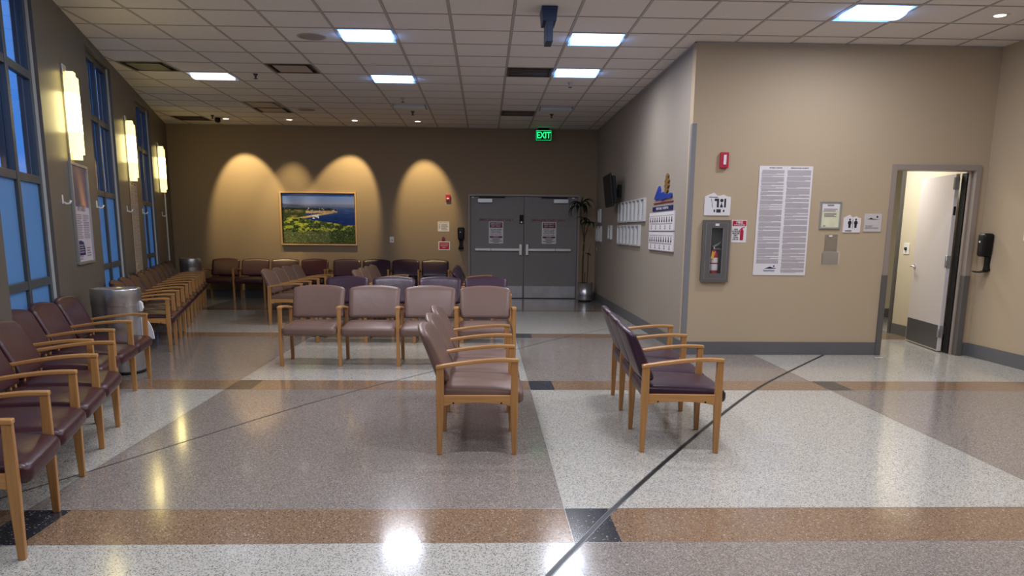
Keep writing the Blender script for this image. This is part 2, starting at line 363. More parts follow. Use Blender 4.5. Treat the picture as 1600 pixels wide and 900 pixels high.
# small room behind the open door
pwall('wall_inner_right', 'wall_inner', [(5.83,5.95,YBLK+.15,11.05,0,2.75)])
pwall('wall_inner_back', 'wall_inner', [(4.3,7.6,13.2,13.3,0,2.75)])
pwall('wall_inner_left', 'wall_inner', [(4.2,4.3,YBLK+.15,13.3,0,2.75)])
pwall('wall_inner_far', 'wall_inner', [(5.95,7.6,11.0,11.05,0,2.75),(7.5,7.6,11.05,13.3,0,2.75)])
pwall('ceiling_inner', 'white', [(4.2,7.6,YBLK+.15,13.3,2.75,2.8)])
# baseboards
pwall('baseboard_block', 'base', [(XCOR-.012,4.575,YBLK-.012,YBLK,0,.15),(5.59,XRIGHT,YBLK-.012,YBLK,0,.15)])
pwall('baseboard_hall', 'base', [(XCOR-.012,XCOR,YBLK,YBACK,0,.15)])
pwall('baseboard_right', 'base', [(XRIGHT-.012,XRIGHT,-3,YBLK-.012,0,.15)])
pwall('baseboard_back', 'base', [(-6.3,-.36,YBACK-.012,YBACK,0,.15),(1.97,XCOR-.012,YBACK-.012,YBACK,0,.15)])
pwall('baseboard_left', 'base', [(-11.3,9.02,-.012,0,0,.15)], (LW0.x, LW0.y, 0), ROT_L)
pwall('baseboard_inner', 'base', [(5.818,5.83,YBLK+.16,11.05,0,.15),(5.7,7.5,13.188,13.2,0,.15),(4.3,5.7,13.188,13.2,0,.15)])
# dark door jamb at the end of the inner wall
pwall('trim_6', 'frame_grey', [(5.80,5.96,11.051,11.11,0,2.4)])
# corner guard on the hall corner
pwall('trim_7', 'guard', [(XCOR-.006,XCOR+.045,YBLK-.006,YBLK,.15,2.575),(XCOR-.006,XCOR,YBLK,YBLK+.07,.15,2.575)])
# wall end at left wall: white conduit near the back corner
o = pwall('trim_8', 'white_bead', [(7.93,7.955,-.02,0,.78,2.03)], (LW0.x, LW0.y, 0), ROT_L)

# windows: local frame of the slanted wall, y>0 goes outward
for k, (a, b) in enumerate(WIN):
    r = sroot('window_%d' % (k+1), lwp(0), ROT_L); y0, y1 = .05, .105
    bm = bmesh.new(); fw = .07
    box(bm, a, a+fw, y0, y1, WZ0, WZ1); box(bm, b-fw, b, y0, y1, WZ0, WZ1); box(bm, a+fw, b-fw, y0, y1, WZ0, WZ0+fw); box(bm, a+fw, b-fw, y0, y1, WZ1-fw, WZ1)
    obj('window_frame', bm, 'window_frame', r, bevel=.003)
    c = (a+b)/2; bm = bmesh.new(); box(bm, c-.035, c+.035, y0-.005, y1-.01, WZ0+fw, WZ1-fw); obj('mullion', bm, 'window_frame', r, bevel=.003)
    TR = [.94, 1.78, 2.62]
    for z in TR:
        bm = bmesh.new(); box(bm, a+fw, c-.035, y0, y1-.01, z-.033, z+.033); box(bm, c+.035, b-fw, y0, y1-.01, z-.033, z+.033); obj('transom', bm, 'window_frame', r, bevel=.003)
    zz = [WZ0+fw]+[q for z in TR for q in (z-.033, z+.033)]+[WZ1-fw]
    for n in range(4):
        for (p, q) in ((a+fw, c-.035), (c+.035, b-fw)):
            bm = bmesh.new(); yy = .072 if n < 2 else .078; box(bm, p, q, yy, yy+.006, zz[2*n], zz[2*n+1]); obj('pane', bm, 'film' if n < 2 else 'pane_clear', r)
    bm = bmesh.new(); box(bm, b-.004, b-.0005, .028, .05, WZ0, WZ1); obj('glazing_bead', bm, 'white_bead', r)
    bm = bmesh.new()
    for t_ in (a+.01, c-.02, b-.05): box(bm, t_, t_+.04, y1+.0005, y1+.045, WZ0, WZ1)
    obj('outer_fin', bm, 'window_frame', r)
    bm = bmesh.new(); box(bm, a, b, -.015, .05, WZ0-.02, WZ0+.004); obj('window_sill', bm, 'window_frame', r)
bm = bmesh.new(); box(bm, -14, 14, .25, 14, -.25, -.2)
o = struct('floor_outside', bm, mat('outside_paving', (90, 92, 95), .9)); o.location = lwp(0); o.rotation_euler = (0,0,ROT_L)

# emergency double doors on the back wall
d1 = sroot('door_1', (0, YBACK, 0)); tag(d1, 'grey emergency exit double doors with steel panic bars and kick plates', 'double door')
bm = bmesh.new(); box(bm, -.35,-.302,-.03,.12,0,2.135); box(bm, 1.912,1.96,-.03,.12,0,2.135); box(bm, -.302,1.912,-.03,.12,2.088,2.135); obj('door_frame', bm, 'frame_paint', d1, bevel=.004)
for s, (a, b) in enumerate(((-.299,.803),(.809,1.909))):
    bm = bmesh.new(); box(bm, a, b, .03, .075, .008, 2.084); lf = obj('door_leaf', bm, 'door_grey', d1, bevel=.003)
    bm = bmesh.new(); box(bm, a+.02, b-.02, .026, .03, .02, .26); obj('kick_plate', bm, 'kick', lf)
    # panic bar
    cx = .03
    bm = bmesh.new()
    if s == 0: x0, x1, xe = -.205, .77, .69
    else: x0, x1, xe = .84, 1.79, .92
    box(bm, x0, x1, -.035, .03, .985, 1.04)
    pb = obj('panic_bar', bm, 'steel', lf, bevel=.008)
    bm = bmesh.new(); box(bm, (.71 if s == 0 else .845), (.765 if s == 0 else .90), -.045, -.035, .90, 1.125); obj('latch_cover', bm, 'steel', pb, bevel=.006)
    bm = bmesh.new(); box(bm, (.12 if s == 0 else 1.46), (.128 if s == 0 else 1.468), -.038, -.034, .983, 1.042); obj('bar_seam', bm, 'black', pb)
    # closer
    q = -.15 if s == 0 else 1.41
    bm = bmesh.new(); box(bm, q, q+.31, -.03, .03, 1.955, 2.045); cl = obj('door_closer', bm, 'alu', lf, bevel=.01)
    bm = bmesh.new(); box(bm, q+(.03 if s == 0 else -.25), q+(.56 if s == 0 else .28), -.02, .02, 2.058, 2.075); obj('closer_arm', bm, 'matte_black', cl)
    bm = bmesh.new(); box(bm, (-.27 if s == 0 else 1.79), (-.225 if s == 0 else 1.84), -.0, .03, 2.05, 2.075); obj('door_contact', bm, 'white', lf)
    cxm = .235 if s == 0 else 1.313
    text('lettering', 'EMERGENCY EXIT ONLY', .066, cxm, 1.612, .028, 'dark_red', lf, bold=.012, sx=.97)
    bm = bmesh.new(); zx = .23 if s == 0 else 1.328; prism(bm, [(zx-.146,1.135),(zx+.146,1.135),(zx+.15,1.15),(zx+.15,1.565),(zx+.146,1.58),(zx-.146,1.58),(zx-.15,1.565),(zx-.15,1.15)], .026, .03)
    sg = obj('warning_sign', bm, 'paper', lf); sg['label'] = 'white and maroon alarm warning sign'
    bm = bmesh.new(); box(bm, zx-.13, zx+.13, .025, .026, 1.455, 1.565); box(bm, zx-.13, zx+.13, .025, .026, 1.25, 1.285); obj('maroon_panel', bm, 'maroon', sg)
    text('sign_text', 'EMERGENCY\nEXIT ONLY', .046, zx, 1.51, .0245, 'paper', sg, bold=.01, sx=.85)
    text('sign_text', 'SECURITY ALARM\nWILL SOUND IF\nDOOR IS OPENED', .031, zx, 1.385, .0255, 'ink', sg, bold=.02, sx=.9)
    text('sign_text', 'PUSH UNTIL ALARM', .028, zx, 1.312, .0255, 'maroon', sg, bold=.015, sx=.85)
    text('sign_text', 'SOUNDS', .028, zx, 1.268, .0245, 'paper', sg, bold=.01)
    bm = bmesh.new()
    for n, wd in enumerate((.09, .07, .12, .06)): box(bm, zx-wd, zx+wd, .025, .026, 1.225-.024*n, 1.236-.024*n)
    obj('small_print', bm, 'ink', sg)
bm = bmesh.new(); box(bm, .715, .79, -.0, .03, 1.54, 1.72); mg = obj('door_sensor', bm, 'matte_black', d1, bevel=.004)
bm = bmesh.new(); box(bm, .735, .77, -.003, 0, 1.555, 1.585); obj('sensor_light', bm, 'alu', mg)
bm = bmesh.new(); box(bm, -.45, 2.1, .21, .25, -.01, 2.3); obj('leak_blocker', bm, 'matte_black', d1)  # unseen black backing, added to stop sky light leaking round the leaves
bm = bmesh.new(); box(bm, -.302, 1.912, .0, .12, 0, .008); obj('threshold', bm, 'black', d1)

# door in the block wall
d2 = sroot('door_2', (0, YBLK, 0)); tag(d2, 'open pale door with dark kick plate in a taupe frame', 'door')
bm = bmesh.new()
for a, b in ((4.575,4.625),(5.535,5.59)):
    box(bm, a, b, -.025, .17, .93, 2.165)
box(bm, 4.625, 5.535, -.025, .17, 2.105, 2.165); box(bm, 4.625, 4.645, .05, .09, .0, 2.105); box(bm, 5.515, 5.535, .05, .09, .0, 2.105)
obj('door_frame', bm, 'frame_paint', d2, bevel=.003)
bm = bmesh.new()
for a, b in ((4.570,4.630),(5.530,5.597)): box(bm, a, b, -.032, .175, 0, .93)
g = obj('jamb_guard', bm, 'frame_grey', d2, bevel=.003); g['label'] = 'dark grey lower jamb covers'
hx, hy = 5.490, .25
ang = math.radians(82)
bm = bmesh.new(); box(bm, 5.517, 5.53, .12, .22, .01, 2.09); obj('hinge_gap_shade', bm, 'matte_black', d2)  # black strip stands in for the shade in the hinge gap
bm = bmesh.new(); box(bm, 0, 1.0, -.022, .022, .012, 2.09); leaf = obj('door_leaf', bm, 'door_white', d2, bevel=.002)
leaf.location = (hx, hy, 0); leaf.rotation_euler = (0, 0, ang)
bm = bmesh.new(); box(bm, .02, .98, .022, .026, .03, .32); obj('kick_plate', bm, 'kick_dark', leaf)
bm = bmesh.new(); tube(bm, [(.93,.022,.99),(.93,.075,.99)], .011, 10); tube(bm, [(.94,.072,.99),(.89,.076,.99),(.81,.072,.985)], .0095, 10); disc_xz(bm, .93, .99, .032, .022, .03, 20)
obj('door_handle', bm, 'steel', leaf)
for z in (.25, 1.08, 1.98):
    bm = bmesh.new(); box(bm, -.012, .0, -.02, .045, z-.07, z+.07); tube(bm, [(-.012,.03,z-.07),(-.012,.03,z+.07)], .010, 10); obj('hinge', bm, 'kick', leaf)
bm = bmesh.new(); box(bm, -.004, 0, -.012, .012, 1.62, 1.72); obj('edge_latch', bm, 'black', leaf)

# ================================================================ LAMPS
def area(name, parent, size, sizey, power, col, loc, rot=(0,0,0), spread=180):
    l = bpy.data.lights.new(name, 'AREA'); l.shape = 'RECTANGLE'; l.size = size; l.size_y = sizey; l.energy = power; l.color = col; l.spread = math.radians(spread)
    o = bpy.data.objects.new(name, l); C.objects.link(o); o.parent = parent; o.location = loc; o.rotation_euler = rot; return o
def troffer(i, j, label, lit=1.0, dim=False):
    x, y = GX+T*(i+.5), GY+T*(j+.5); t = thing('ceiling_light', label, 'ceiling light', (x, y, ZC), 0, 'square recessed ceiling lights'); h = T/2-.013
    bm = bmesh.new(); z0 = -.006
    for a in ((-h,h,-h,-h+.018),(-h,h,h-.018,h),(-h,-h+.018,-h+.018,h-.018),(h-.018,h,-h+.018,h-.018)): box(bm, a[0], a[1], a[2], a[3], z0, .004)
    obj('trim_frame', bm, 'troffer', t)
    bm = bmesh.new(); a = T/2; b = h-.03; zt = .09                       # pan: sloped sides, closed top
    R0 = [bm.verts.new(p) for p in ((-a,-a,.002),(a,-a,.002),(a,a,.002),(-a,a,.002))]; R1 = [bm.verts.new(p) for p in ((-b,-b,zt),(b,-b,zt),(b,b,zt),(-b,b,zt))]
    for k in range(4): bm.faces.new([R0[k], R0[(k+1)%4], R1[(k+1)%4], R1[k]])
    bm.faces.new(R1); obj('reflector', bm, 'troffer', t)
    # hanging curved lamp basket running across
    bm = bmesh.new(); pts = [(-.14,.05),(-.138,-.015),(-.12,-.03),(-.06,-.04),(0,-.044),(.06,-.04),(.12,-.03),(.138,-.015),(.14,.05)]
    prism(bm, pts, -b+.005, b-.005, 'x'); ls = obj('diffuser', bm, 'lens' if lit and not dim else ('lens_dim' if dim else 'troffer'), t)
    if lit and not dim: area('lamp_light', t, .5, .24, TROFFER_W*lit, (1.0, .945, .87), (0, 0, -.048))
    return t
troffer(-1,1,'lit ceiling light left of the blue hanging sign, nearer of its column')
troffer(-1,5,'lit ceiling light left of centre, farther one in the left column')
troffer(3,1,'lit ceiling light right of the hanging sign, nearer of its column')
troffer(3,4,'lit ceiling light right of centre, just behind the nearer one')
troffer(7,-1,'lit ceiling light above the wall with the fire extinguisher cabinet')
troffer(-5,5,'dimly lit white ceiling light on the far left of the ceiling', dim=True)
troffer(-1,9,'unlit ceiling light near the back wall, left of centre', 0)
troffer(3,9,'unlit ceiling light near the back wall, close to the green exit sign', 0)
for (i, j), w_ in zip(((-1,-3),(3,-3),(-1,-7),(3,-7),(7,-5),(7,-9),(-1,-11),(3,-11)), ('left, just above the photo', 'centre, just above the photo', 'left, over the nearest seats', 'centre, over the near floor', 'right, over the near floor', 'right, over the camera', 'left, behind the camera', 'centre, behind the camera')):
    troffer(i, j, 'unseen lit ceiling light out of the photo, ' + w_)  # unseen troffers, mostly added for the light they give the room
troffer(-5,-3,'unlit ceiling light over the near left seats, out of the photo', 0)
def vent(i, j, label, kind):
    x, y = GX+T*(i+.5), GY+T*(j+.5); t = thing('ceiling_vent', label, 'ceiling vent', (x, y, ZC), 0, 'air vents in the ceiling'); h = T/2-.012
    bm = bmesh.new(); a = T/2; box(bm, -a, a, -a, a, .03, .035)
    for q in ((-a,a,-a,-h+.03),(-a,a,h-.03,a),(-a,-h+.03,-h+.03,h-.03),(h-.03,a,-h+.03,h-.03)): box(bm, *q, -.004, .03)
    obj('vent_frame', bm, 'vent_dark' if kind != 'pale' else 'vent_panel', t)
    if kind == 'slot':
        for k in range(5):
            bm = bmesh.new(); yy = -.2+.1*k; prism(bm, [(yy-.03,.0),(yy+.03,.022),(yy+.03,.027),(yy-.03,.005)], -h+.035, h-.035, 'x'); obj('slat', bm, 'vent_panel', t)
    else:
        bm = bmesh.new(); box(bm, -.21, .21, -.21, .21, -.008, -.003); obj('face_panel', bm, 'vent_dark' if kind == 'dark' else 'vent_panel', t, bevel=.002)
    return t
vent(-6,4,'dark square ceiling vent on the left above the second wall lamp','dark')
vent(-3,4,'square ceiling vent with pinkish plate, left of the lit lights','plate')
vent(-5,9,'pale ceiling vent at the far left, in front of a similar one','pale')
vent(-5,10,'dark rimmed ceiling vent behind the pale one, far left','plate')
vent(2,4,'slotted ceiling grille touching the farther right lit ceiling light','slot')
vent(2,10,'small looking slotted ceiling grille near the back wall above the doors','slot')
vent(-8,12,'dark ceiling vent in the far left corner above the bin','dark')
def downlight(x, y, label, aim=None, power=0, strength=None):
    t = thing('downlight', label, 'downlight', (x, y, ZC), 0, 'round recessed downlights')
    bm = bmesh.new(); seg = 28
    lathe(bm, [(.052,-.004),(.085,-.004),(.088,0),(.086,.001)], seg=seg, cap=False); obj('trim_ring', bm, 'white', t)
    bm = bmesh.new(); lathe(bm, [(.001,-.006),(.05,-.005),(.052,-.002),(.05,.001)], seg=seg, cap=True); obj('bulb', bm, 'bulb', t)
    if power:
        l = bpy.data.lights.new('spot', 'SPOT'); l.energy = power; l.color = (1.0, .77, .38); l.spot_size = math.radians(aim[2]); l.spot_blend = aim[3]; l.shadow_soft_size = .03
        o = bpy.data.objects.new('spot_light', l); C.objects.link(o); o.parent = t; o.location = (0, 0, -.03)
        d = Vector((aim[0], .88, aim[1])); o.rotation_euler = d.to_track_quat('-Z', 'Y').to_euler()
    return t
downlight(-4.88, 15.68, 'leftmost of the four small downlights in front of the back wall', (.1, -1.32, 54, .4), WASH_W)
downlight(-3.70, 15.70, 'second from left of the four downlights by the back wall', (-.25, -1.5, 46, .9), WASH_W*.55)
downlight(-2.47, 15.69, 'third from left of the four downlights by the back wall', (-.36, -1.34, 52, .4), WASH_W*.9)
downlight(-1.28, 15.69, 'rightmost of the four downlights by the back wall', (.08, -1.32, 46, .55), WASH_W*.85)
downlight(4.83, 7.76, 'single round downlight at the right above the open door', (0, -5, 80, .9), 14)
def sconce(t0, label):
    t = thing('wall_sconce', label, 'wall lamp', lwp(t0, .0, 2.06), ROT_L, 'tall glowing sconces between the windows')
    bm = bmesh.new(); box(bm, -.075, .075, -.02, 0, -.05, .83); obj('back_plate', bm, 'alu', t, bevel=.004)
    def hull(z0, z1, g=0):
        bm = bmesh.new(); prism(bm, [(-.105-g,-.025),(-.105-g,-.085-g),(-.085,-.115-g),(.085,-.115-g),(.105+g,-.085-g),(.105+g,-.025)], z0, z1, 'z'); return bm
    obj('shade', hull(.02, .205), 'shade', t); obj('shade', hull(.575, .72), 'shade', t); obj('lit_shade', hull(.209, .571), 'tube', t)
    for z in (.205, .571):
        obj('band', hull(z, z+.004, .004), 'alu', t)
    bm = bmesh.new(); box(bm, -.05, .05, -.10, -.03, -.03, .02); box(bm, -.05, .05, -.10, -.03, .72, .765); obj('end_cap', bm, 'shade', t)
sconce(.12, 'glowing wall sconce nearest the camera, above the framed poster')
sconce(3.72, 'glowing wall sconce in the middle, above the tall tan text panel')
sconce(7.30, 'farthest glowing wall sconce, beside the back corner')
# lamp in the small room
t = thing('inner_ceiling_light', 'flush light inside the small room behind the open door, hidden above the lintel', 'ceiling light', (4.95, 10.6, 2.75))
bm = bmesh.new(); box(bm, -.3, .3, -.3, .3, -.03, 0); obj('diffuser', bm, 'lens_dim', t); area('lamp_light', t, .5, .5, BATH_W, (1, .97, .9), (0,0,-.035))

# exit sign, sprinklers, speakers, hanging sign
t = thing('exit_sign', 'green lit EXIT sign hanging in front of the back wall', 'exit sign', (1.17, 16.40, 0))
bm = bmesh.new(); box(bm, -.155, .155, -.025, .025, 3.175, 3.375); obj('housing', bm, 'matte_black', t, bevel=.006)
bm = bmesh.new(); box(bm, -.11, .11, -.03, .03, 3.376, ZC-.004); obj('canopy', bm, 'matte_black', t)
text('lettering', 'EXIT', .175, 0, 3.272, -.028, 'exit_green', t, sx=.78, bold=.02)
bm = bmesh.new()
for a in ((-.15,.15,3.18,3.186),(-.15,.15,3.364,3.37),(-.15,-.145,3.186,3.364),(.145,.15,3.186,3.364)): box(bm, a[0], a[1], -.027, -.025, a[2], a[3])
obj('glow_edge', bm, 'exit_green', t)
def sprinkler(x, y, label, dark=True):
    t = thing('sprinkler', label, 'sprinkler', (x, y, ZC), 0, 'ceiling sprinkler heads')
    bm = bmesh.new(); lathe(bm, [(.012,-.06),(.012,-.035),(.03,-.012),(.034,-.004)], seg=14); obj('body', bm, 'vent_dark' if dark else 'alu', t)
    bm = bmesh.new(); lathe(bm, [(.001,-.068),(.028,-.066),(.028,-.062),(.001,-.061)], seg=14, cap=False); obj('deflector', bm, 'vent_dark', t)
sprinkler(-3.06, 11.2, 'sprinkler head between the pink plated vent and the lit light')
sprinkler(-1.26, 14.4, 'sprinkler head above the rightmost wall downlight')
sprinkler(1.17, 14.5, 'sprinkler head in front of the exit sign')
sprinkler(-4.97, 15.2, 'sprinkler head at the far left near the corner vent')
sprinkler(-1.29, 13.0, 'sprinkler head just behind the farther left lit light', False)
sprinkler(1.18, 11.5, 'sprinkler head just behind the farther right lit light', False)
def speaker(x, y, label):
    t = thing('ceiling_speaker', label, 'speaker', (x, y, ZC), 0, 'round speakers in the ceiling tiles')
    bm = bmesh.new(); lathe(bm, [(.001,-.010),(.10,-.008),(.13,-.004),(.135,-.001)], seg=32, cap=False); obj('grille', bm, mat('speaker_grille', (158, 148, 142), .7, bump=(300, .5)), t)
    bm = bmesh.new(); lathe(bm, [(.136,-.002),(.145,-.007),(.155,-.004),(.158,-.001)], seg=32, cap=False); obj('rim', bm, 'vent_panel', t)
speaker(-1.86, 9.07, 'round ceiling speaker left of the nearest lit light')
speaker(-3.09, 14.4, 'round ceiling speaker near the back wall above the painting')
bm = bmesh.new(); lathe(bm, [(.02,-.09),(.05,-.075),(.055,-.04),(.05,-.004)], seg=20); o = obj('security_camera', bm, 'matte_black'); o.location = (-4.99, 15.55, ZC); tag(o, 'small black dome camera beside the leftmost back wall downlight', 'camera')
t = thing('hanging_sign', 'slate blue hanging sign seen edge-on under the ceiling', 'hanging sign', (.59, 7.85, 0))
bm = bmesh.new(); prism(bm, [(-.075,ZC-.004),(.075,ZC-.004),(.062,ZC-.13),(-.062,ZC-.13)], -.14, .14, 'y'); obj('mount', bm, 'slate', t, bevel=.003)
bm = bmesh.new(); prism(bm, [(-.14,ZC-.13),(.14,ZC-.13),(.14,3.16),(.10,3.115),(-.14,3.115)], -.033, .033, 'x'); obj('sign_panel', bm, 'slate', t, bevel=.002)

# ================================================================ SEATING
def bench(n, label, loc, rz, vinyl, group=None):
    """n ganged seats facing local +y; frame 0 stands at local x=0 with rear feet at y=0"""
    t = thing('bench_seating', label, 'waiting room seating', loc, rz, group); P = .60; hw = .018
    for k in range(n+1):
        X = k*P
        bm = bmesh.new(); prism(bm, [(.0,.0),(.030,.0),(.046,.35),(.046,.565),(.0,.56),(-.004,.32)], X-hw, X+hw, 'x'); obj('leg', bm, 'wood', t, bevel=.004)
        bm = bmesh.new(); prism(bm, [(.474,.0),(.504,.0),(.510,.32),(.508,.60),(.468,.60),(.462,.32)], X-hw, X+hw, 'x'); obj('leg', bm, 'wood', t, bevel=.004)
        bm = bmesh.new(); top = []; bot = []
        for q in range(13):
            u = q/12; y = -.004+u*.516; z = .571+.048*math.sin(min(1, u*1.12)*math.pi/2)-.004*max(0, u-.8)*5; top.append((y, z+.0)); bot.append((y, z-.022))
        wdt = .023; prism(bm, top+bot[::-1], X-wdt, X+wdt, 'x'); obj('armrest', bm, 'wood_h', t, bevel=.005)
        bm = bmesh.new(); tp = [(.040,.382),(.470,.382)]; bt = [(.470-.43*q/10, .312+.024*math.sin(math.pi*q/10)**.6 if 0 < q < 10 else .312) for q in range(11)]
        prism(bm, tp+bt, X-.014, X+.014, 'x')
        sr = obj('side_rail', bm, 'wood_h', t, bevel=.003)
        if k in (0, n):
            bm = bmesh.new()
            for yy in (.105, .405):
                tube(bm, [(X+(-.016 if k == 0 else .016), yy, .335), (X+(-.013 if k == 0 else .013), yy, .335)], .006, 8)
            obj('screw_cap', bm, 'matte_black', sr)
    for k in range(n):
        cx = (k+.5)*P; rr = random.Random(k*13+n)
        def fs(p):
            u = p.x/.277; v = p.y/.262
            z = p.z+(.018*(1-u*u)*(1-v*v) if p.z > 0 else 0); z += (p.y < -.1)*0
            if p.z > 0: z -= .012*max(0, v)**3
            y = p.y+(.006*(1-u*u) if v > .8 else 0)
            return Vector((cx+p.x, y+.277, z+.376-.008*v))
        obj('seat', rbox(.277, .270, .050, .035, 12, fs), vinyl, t)
        def fb(p):
            u = p.x/.279; w_ = (p.z+.16)/.32                      # 0 bottom .. 1 top
            th = 1.0-.33*w_; y = p.y*th
            y += .052-.118*w_-.012*w_*w_ - .036*(1-u*u)*(.35+.65*w_) + (.012*(1-u*u)*math.sin(w_*math.pi) if p.y > 0 else 0)
            z = p.z+.617+(.030*(1-u*u)-.006 if w_ > .5 else 0)*min(1, (w_-.5)*2+.0)
            x = p.x*(1-.03*(1-w_))
            return Vector((cx+x, y, z))
        bk = obj('backrest', rbox(.279, .044, .16, .034, 12, fb), vinyl, t)
        for sx in (-.15, .15):
            bm = bmesh.new(); prism(bm, [(.035,.36),(.065,.36),(.055,.50),(.028,.50)], cx+sx-.018, cx+sx+.018, 'x')
            obj('back_bracket', bm, 'bracket', t)
    return t
H = math.pi
# facing +X: local +y -> +X, local x -> -Y ; so frame 0 is the far end
def bench_px(n, label, x, ynear, vinyl, tilt=0, group=None):
    a = -H/2+tilt; far = Vector((x, ynear))+Vector((-math.sin(0), 0)); 
    dx, dy = math.cos(a), math.sin(a)                       # local x in world
    loc = (x-dx*n*.6, ynear-dy*n*.6, 0)
    return bench(n, label, loc, a, vinyl, group)
bench_px(3, 'taupe three-seat bench nearest the camera in the middle, side-on', -.30, 4.83, 'taupe')
bench_px(3, 'dark burgundy three-seat bench standing alone right of centre, side-on', 1.0, 4.885, 'plum', tilt=-math.radians(3.2))
bench(4, 'taupe four-seat bench facing the camera in the middle of the room', (-2.095+4*.6, 8.60, 0), H, 'taupe')
bench(4, 'dark plum four-seat bench facing the camera right behind the taupe four-seat bench', (-2.085+4*.6, 10.33, 0), H, 'plum')
bench_px(4, 'taupe four-seat bench side-on beyond the left aisle, leftmost of the two', -3.17, 11.67, 'taupe')
bench_px(4, 'taupe four-seat bench side-on in front of the back wall under the painting edge', -1.86, 11.75, 'taupe')
bench_px(4, 'dark plum four-seat bench side-on beside the emergency doors', -.38, 11.8, 'plum')
bench(4, 'burgundy four-seat bench against the back wall, left one below the painting', (-3.17, 16.36, 0), H, 'purple')
bench(4, 'dark plum four-seat bench against the back wall, right one by the emergency doors', (-.72, 16.36, 0), H, 'plum')
# along the slanted window wall, facing away from it
def bench_left(n, label, p_near, vinyl, d=None):
    """p_near: floor point of the front foot of the nearest frame"""
    d = Vector(d).normalized() if d else LD; fwd = Vector((d.y, -d.x)); a = math.atan2(fwd.y, fwd.x)-H/2
    o = Vector(p_near)-fwd*.489+d*(n*.6); return bench(n, label, (o.x, o.y, 0), a, vinyl)
bench_left(4, 'burgundy four-seat bench under the windows nearest the camera, cut by the photo edge', (-1.97, 3.23), 'purple')
bench_left(3, 'burgundy three-seat bench along the window wall, ending at the steel bin', (-2.80, 5.64), 'purple', d=(-.2, 1.0))
b0 = Vector((-3.605, 9.09))
bench_left(3, 'brownish three-seat bench along the window wall just past the near steel bin', tuple(b0), 'purple')
bench_left(3, 'brownish three-seat bench in the middle of the far row along the window wall', tuple(b0+LD*1.86), 'purple')
bench_left(4, 'brownish four-seat bench at the far end of the window wall by the corner bin', tuple(b0+LD*3.72), 'purple')

# ================================================================ FREE-STANDING OBJECTS
def can(name, label, x, y, r, h, liner=False):
    t = thing(name, label, 'trash can', (x, y, 0)); bm = bmesh.new()
    lathe(bm, [(r*.97,.0),(r*.99,.02),(r*.99,h*.80)], seg=48, cap=False); obj('body', bm, 'steel_can', t)
    bm = bmesh.new(); lathe(bm, [(r*1.0,.0),(r*1.01,.015),(r*1.0,.03)], seg=48, cap=True); obj('base_ring', bm, 'black', t)
    bm = bmesh.new(); lathe(bm, [(r*1.0,h*.80),(r*1.012,h*.81),(r*1.012,h-.01),(r*1.0,h),(r*.80,h),(r*.74,h-.05),(r*.60,h-.10)], seg=48, cap=False); obj('lid', bm, 'steel_can', t)
    bm = bmesh.new(); lathe(bm, [(.001,h-.11),(r*.98,h-.11)], seg=48, cap=False); obj('opening', bm, 'matte_black', t)
    if liner:
        bm = bmesh.new(); q = [(r*1.0+.115*math.sin(math.pi/2*k/8), .33+.21*math.cos(math.pi/2*k/8)) for k in range(9)]
        prism(bm, q+[(r*1.0,.33)], -.006, .006, 'y'); prism(bm, [(r*1.0,.70),(r*1.10,.68),(r*1.13,.63),(r*1.06,.60),(r*1.0,.60)], -.02, .02, 'y')
        l = obj('bag_liner', bm, 'liner', t); l['label'] = 'white bag liner poking out'
    return t
can('trash_can', 'round brushed steel bin between two burgundy benches on the left', -3.56, 7.75, .222, .82, True)
can('trash_can', 'round brushed steel bin in the far left corner', -5.70, 15.62, .196, .82)
# plant
t = thing('potted_plant', 'tall thin cane plant in a steel pot right of the emergency doors', 'potted plant', (2.035, 16.0, 0))
bm = bmesh.new(); lathe(bm, [(.150,.03),(.155,.04),(.155,.375),(.148,.375),(.146,.34)], seg=40, cap=False); obj('pot', bm, 'steel_can', t)
bm = bmesh.new(); lathe(bm, [(.13,.0),(.135,.03),(.05,.03)], seg=40); obj('pot_base', bm, 'matte_black', t)
bm = bmesh.new(); lathe(bm, [(.14,.33),(.147,.345),(.001,.35)], seg=32, cap=False); obj('soil', bm, 'soil', t)
canes = [[(-.055,0,.33),(-.06,.01,.8),(-.045,0,1.2),(-.05,0,1.28)], [(-.05,0,1.26),(-.09,-.01,1.45),(-.12,0,1.68),(-.13,0,1.90)], [(-.05,0,1.26),(-.045,.02,1.45),(-.05,.01,1.62)], [(-.05,0,1.26),(.0,0,1.4),(.03,-.01,1.55)], [(.03,0,.33),(.04,0,.6),(.045,0,.95)], [(-.01,.04,.33),(-.008,.04,.58)]]
for i, c in enumerate(canes):
    bm = bmesh.new(); tube(bm, smooth_path(c, 4), .017 if i == 0 else (.011 if i < 4 else .009), 8); obj('cane', bm, 'stem', t, smooth=True)
def leaf_bm(bm, base, az, up, L, wd, droop):
    n = 7; prev = None; d = Vector((math.cos(az), math.sin(az), 0)); side = Vector((-d.y, d.x, 0)); p = Vector(base); el = up
    for k in range(n+1):
        u = k/n; w2 = wd*math.sin(math.pi*min(1, .12+u*.88))*.5*(1-.2*u)+.001
        a, c, b = bm.verts.new(p+side*w2), bm.verts.new(p-Vector((0,0,w2*.5))), bm.verts.new(p-side*w2)
        if prev: bm.faces.new([prev[0], a, c, prev[1]]).smooth = True; bm.faces.new([prev[1], c, b, prev[2]]).smooth = True
        prev = (a, c, b); p = p+(d*math.cos(el)+Vector((0,0,math.sin(el))))*(L/n); el -= droop/n
rr = random.Random(3)
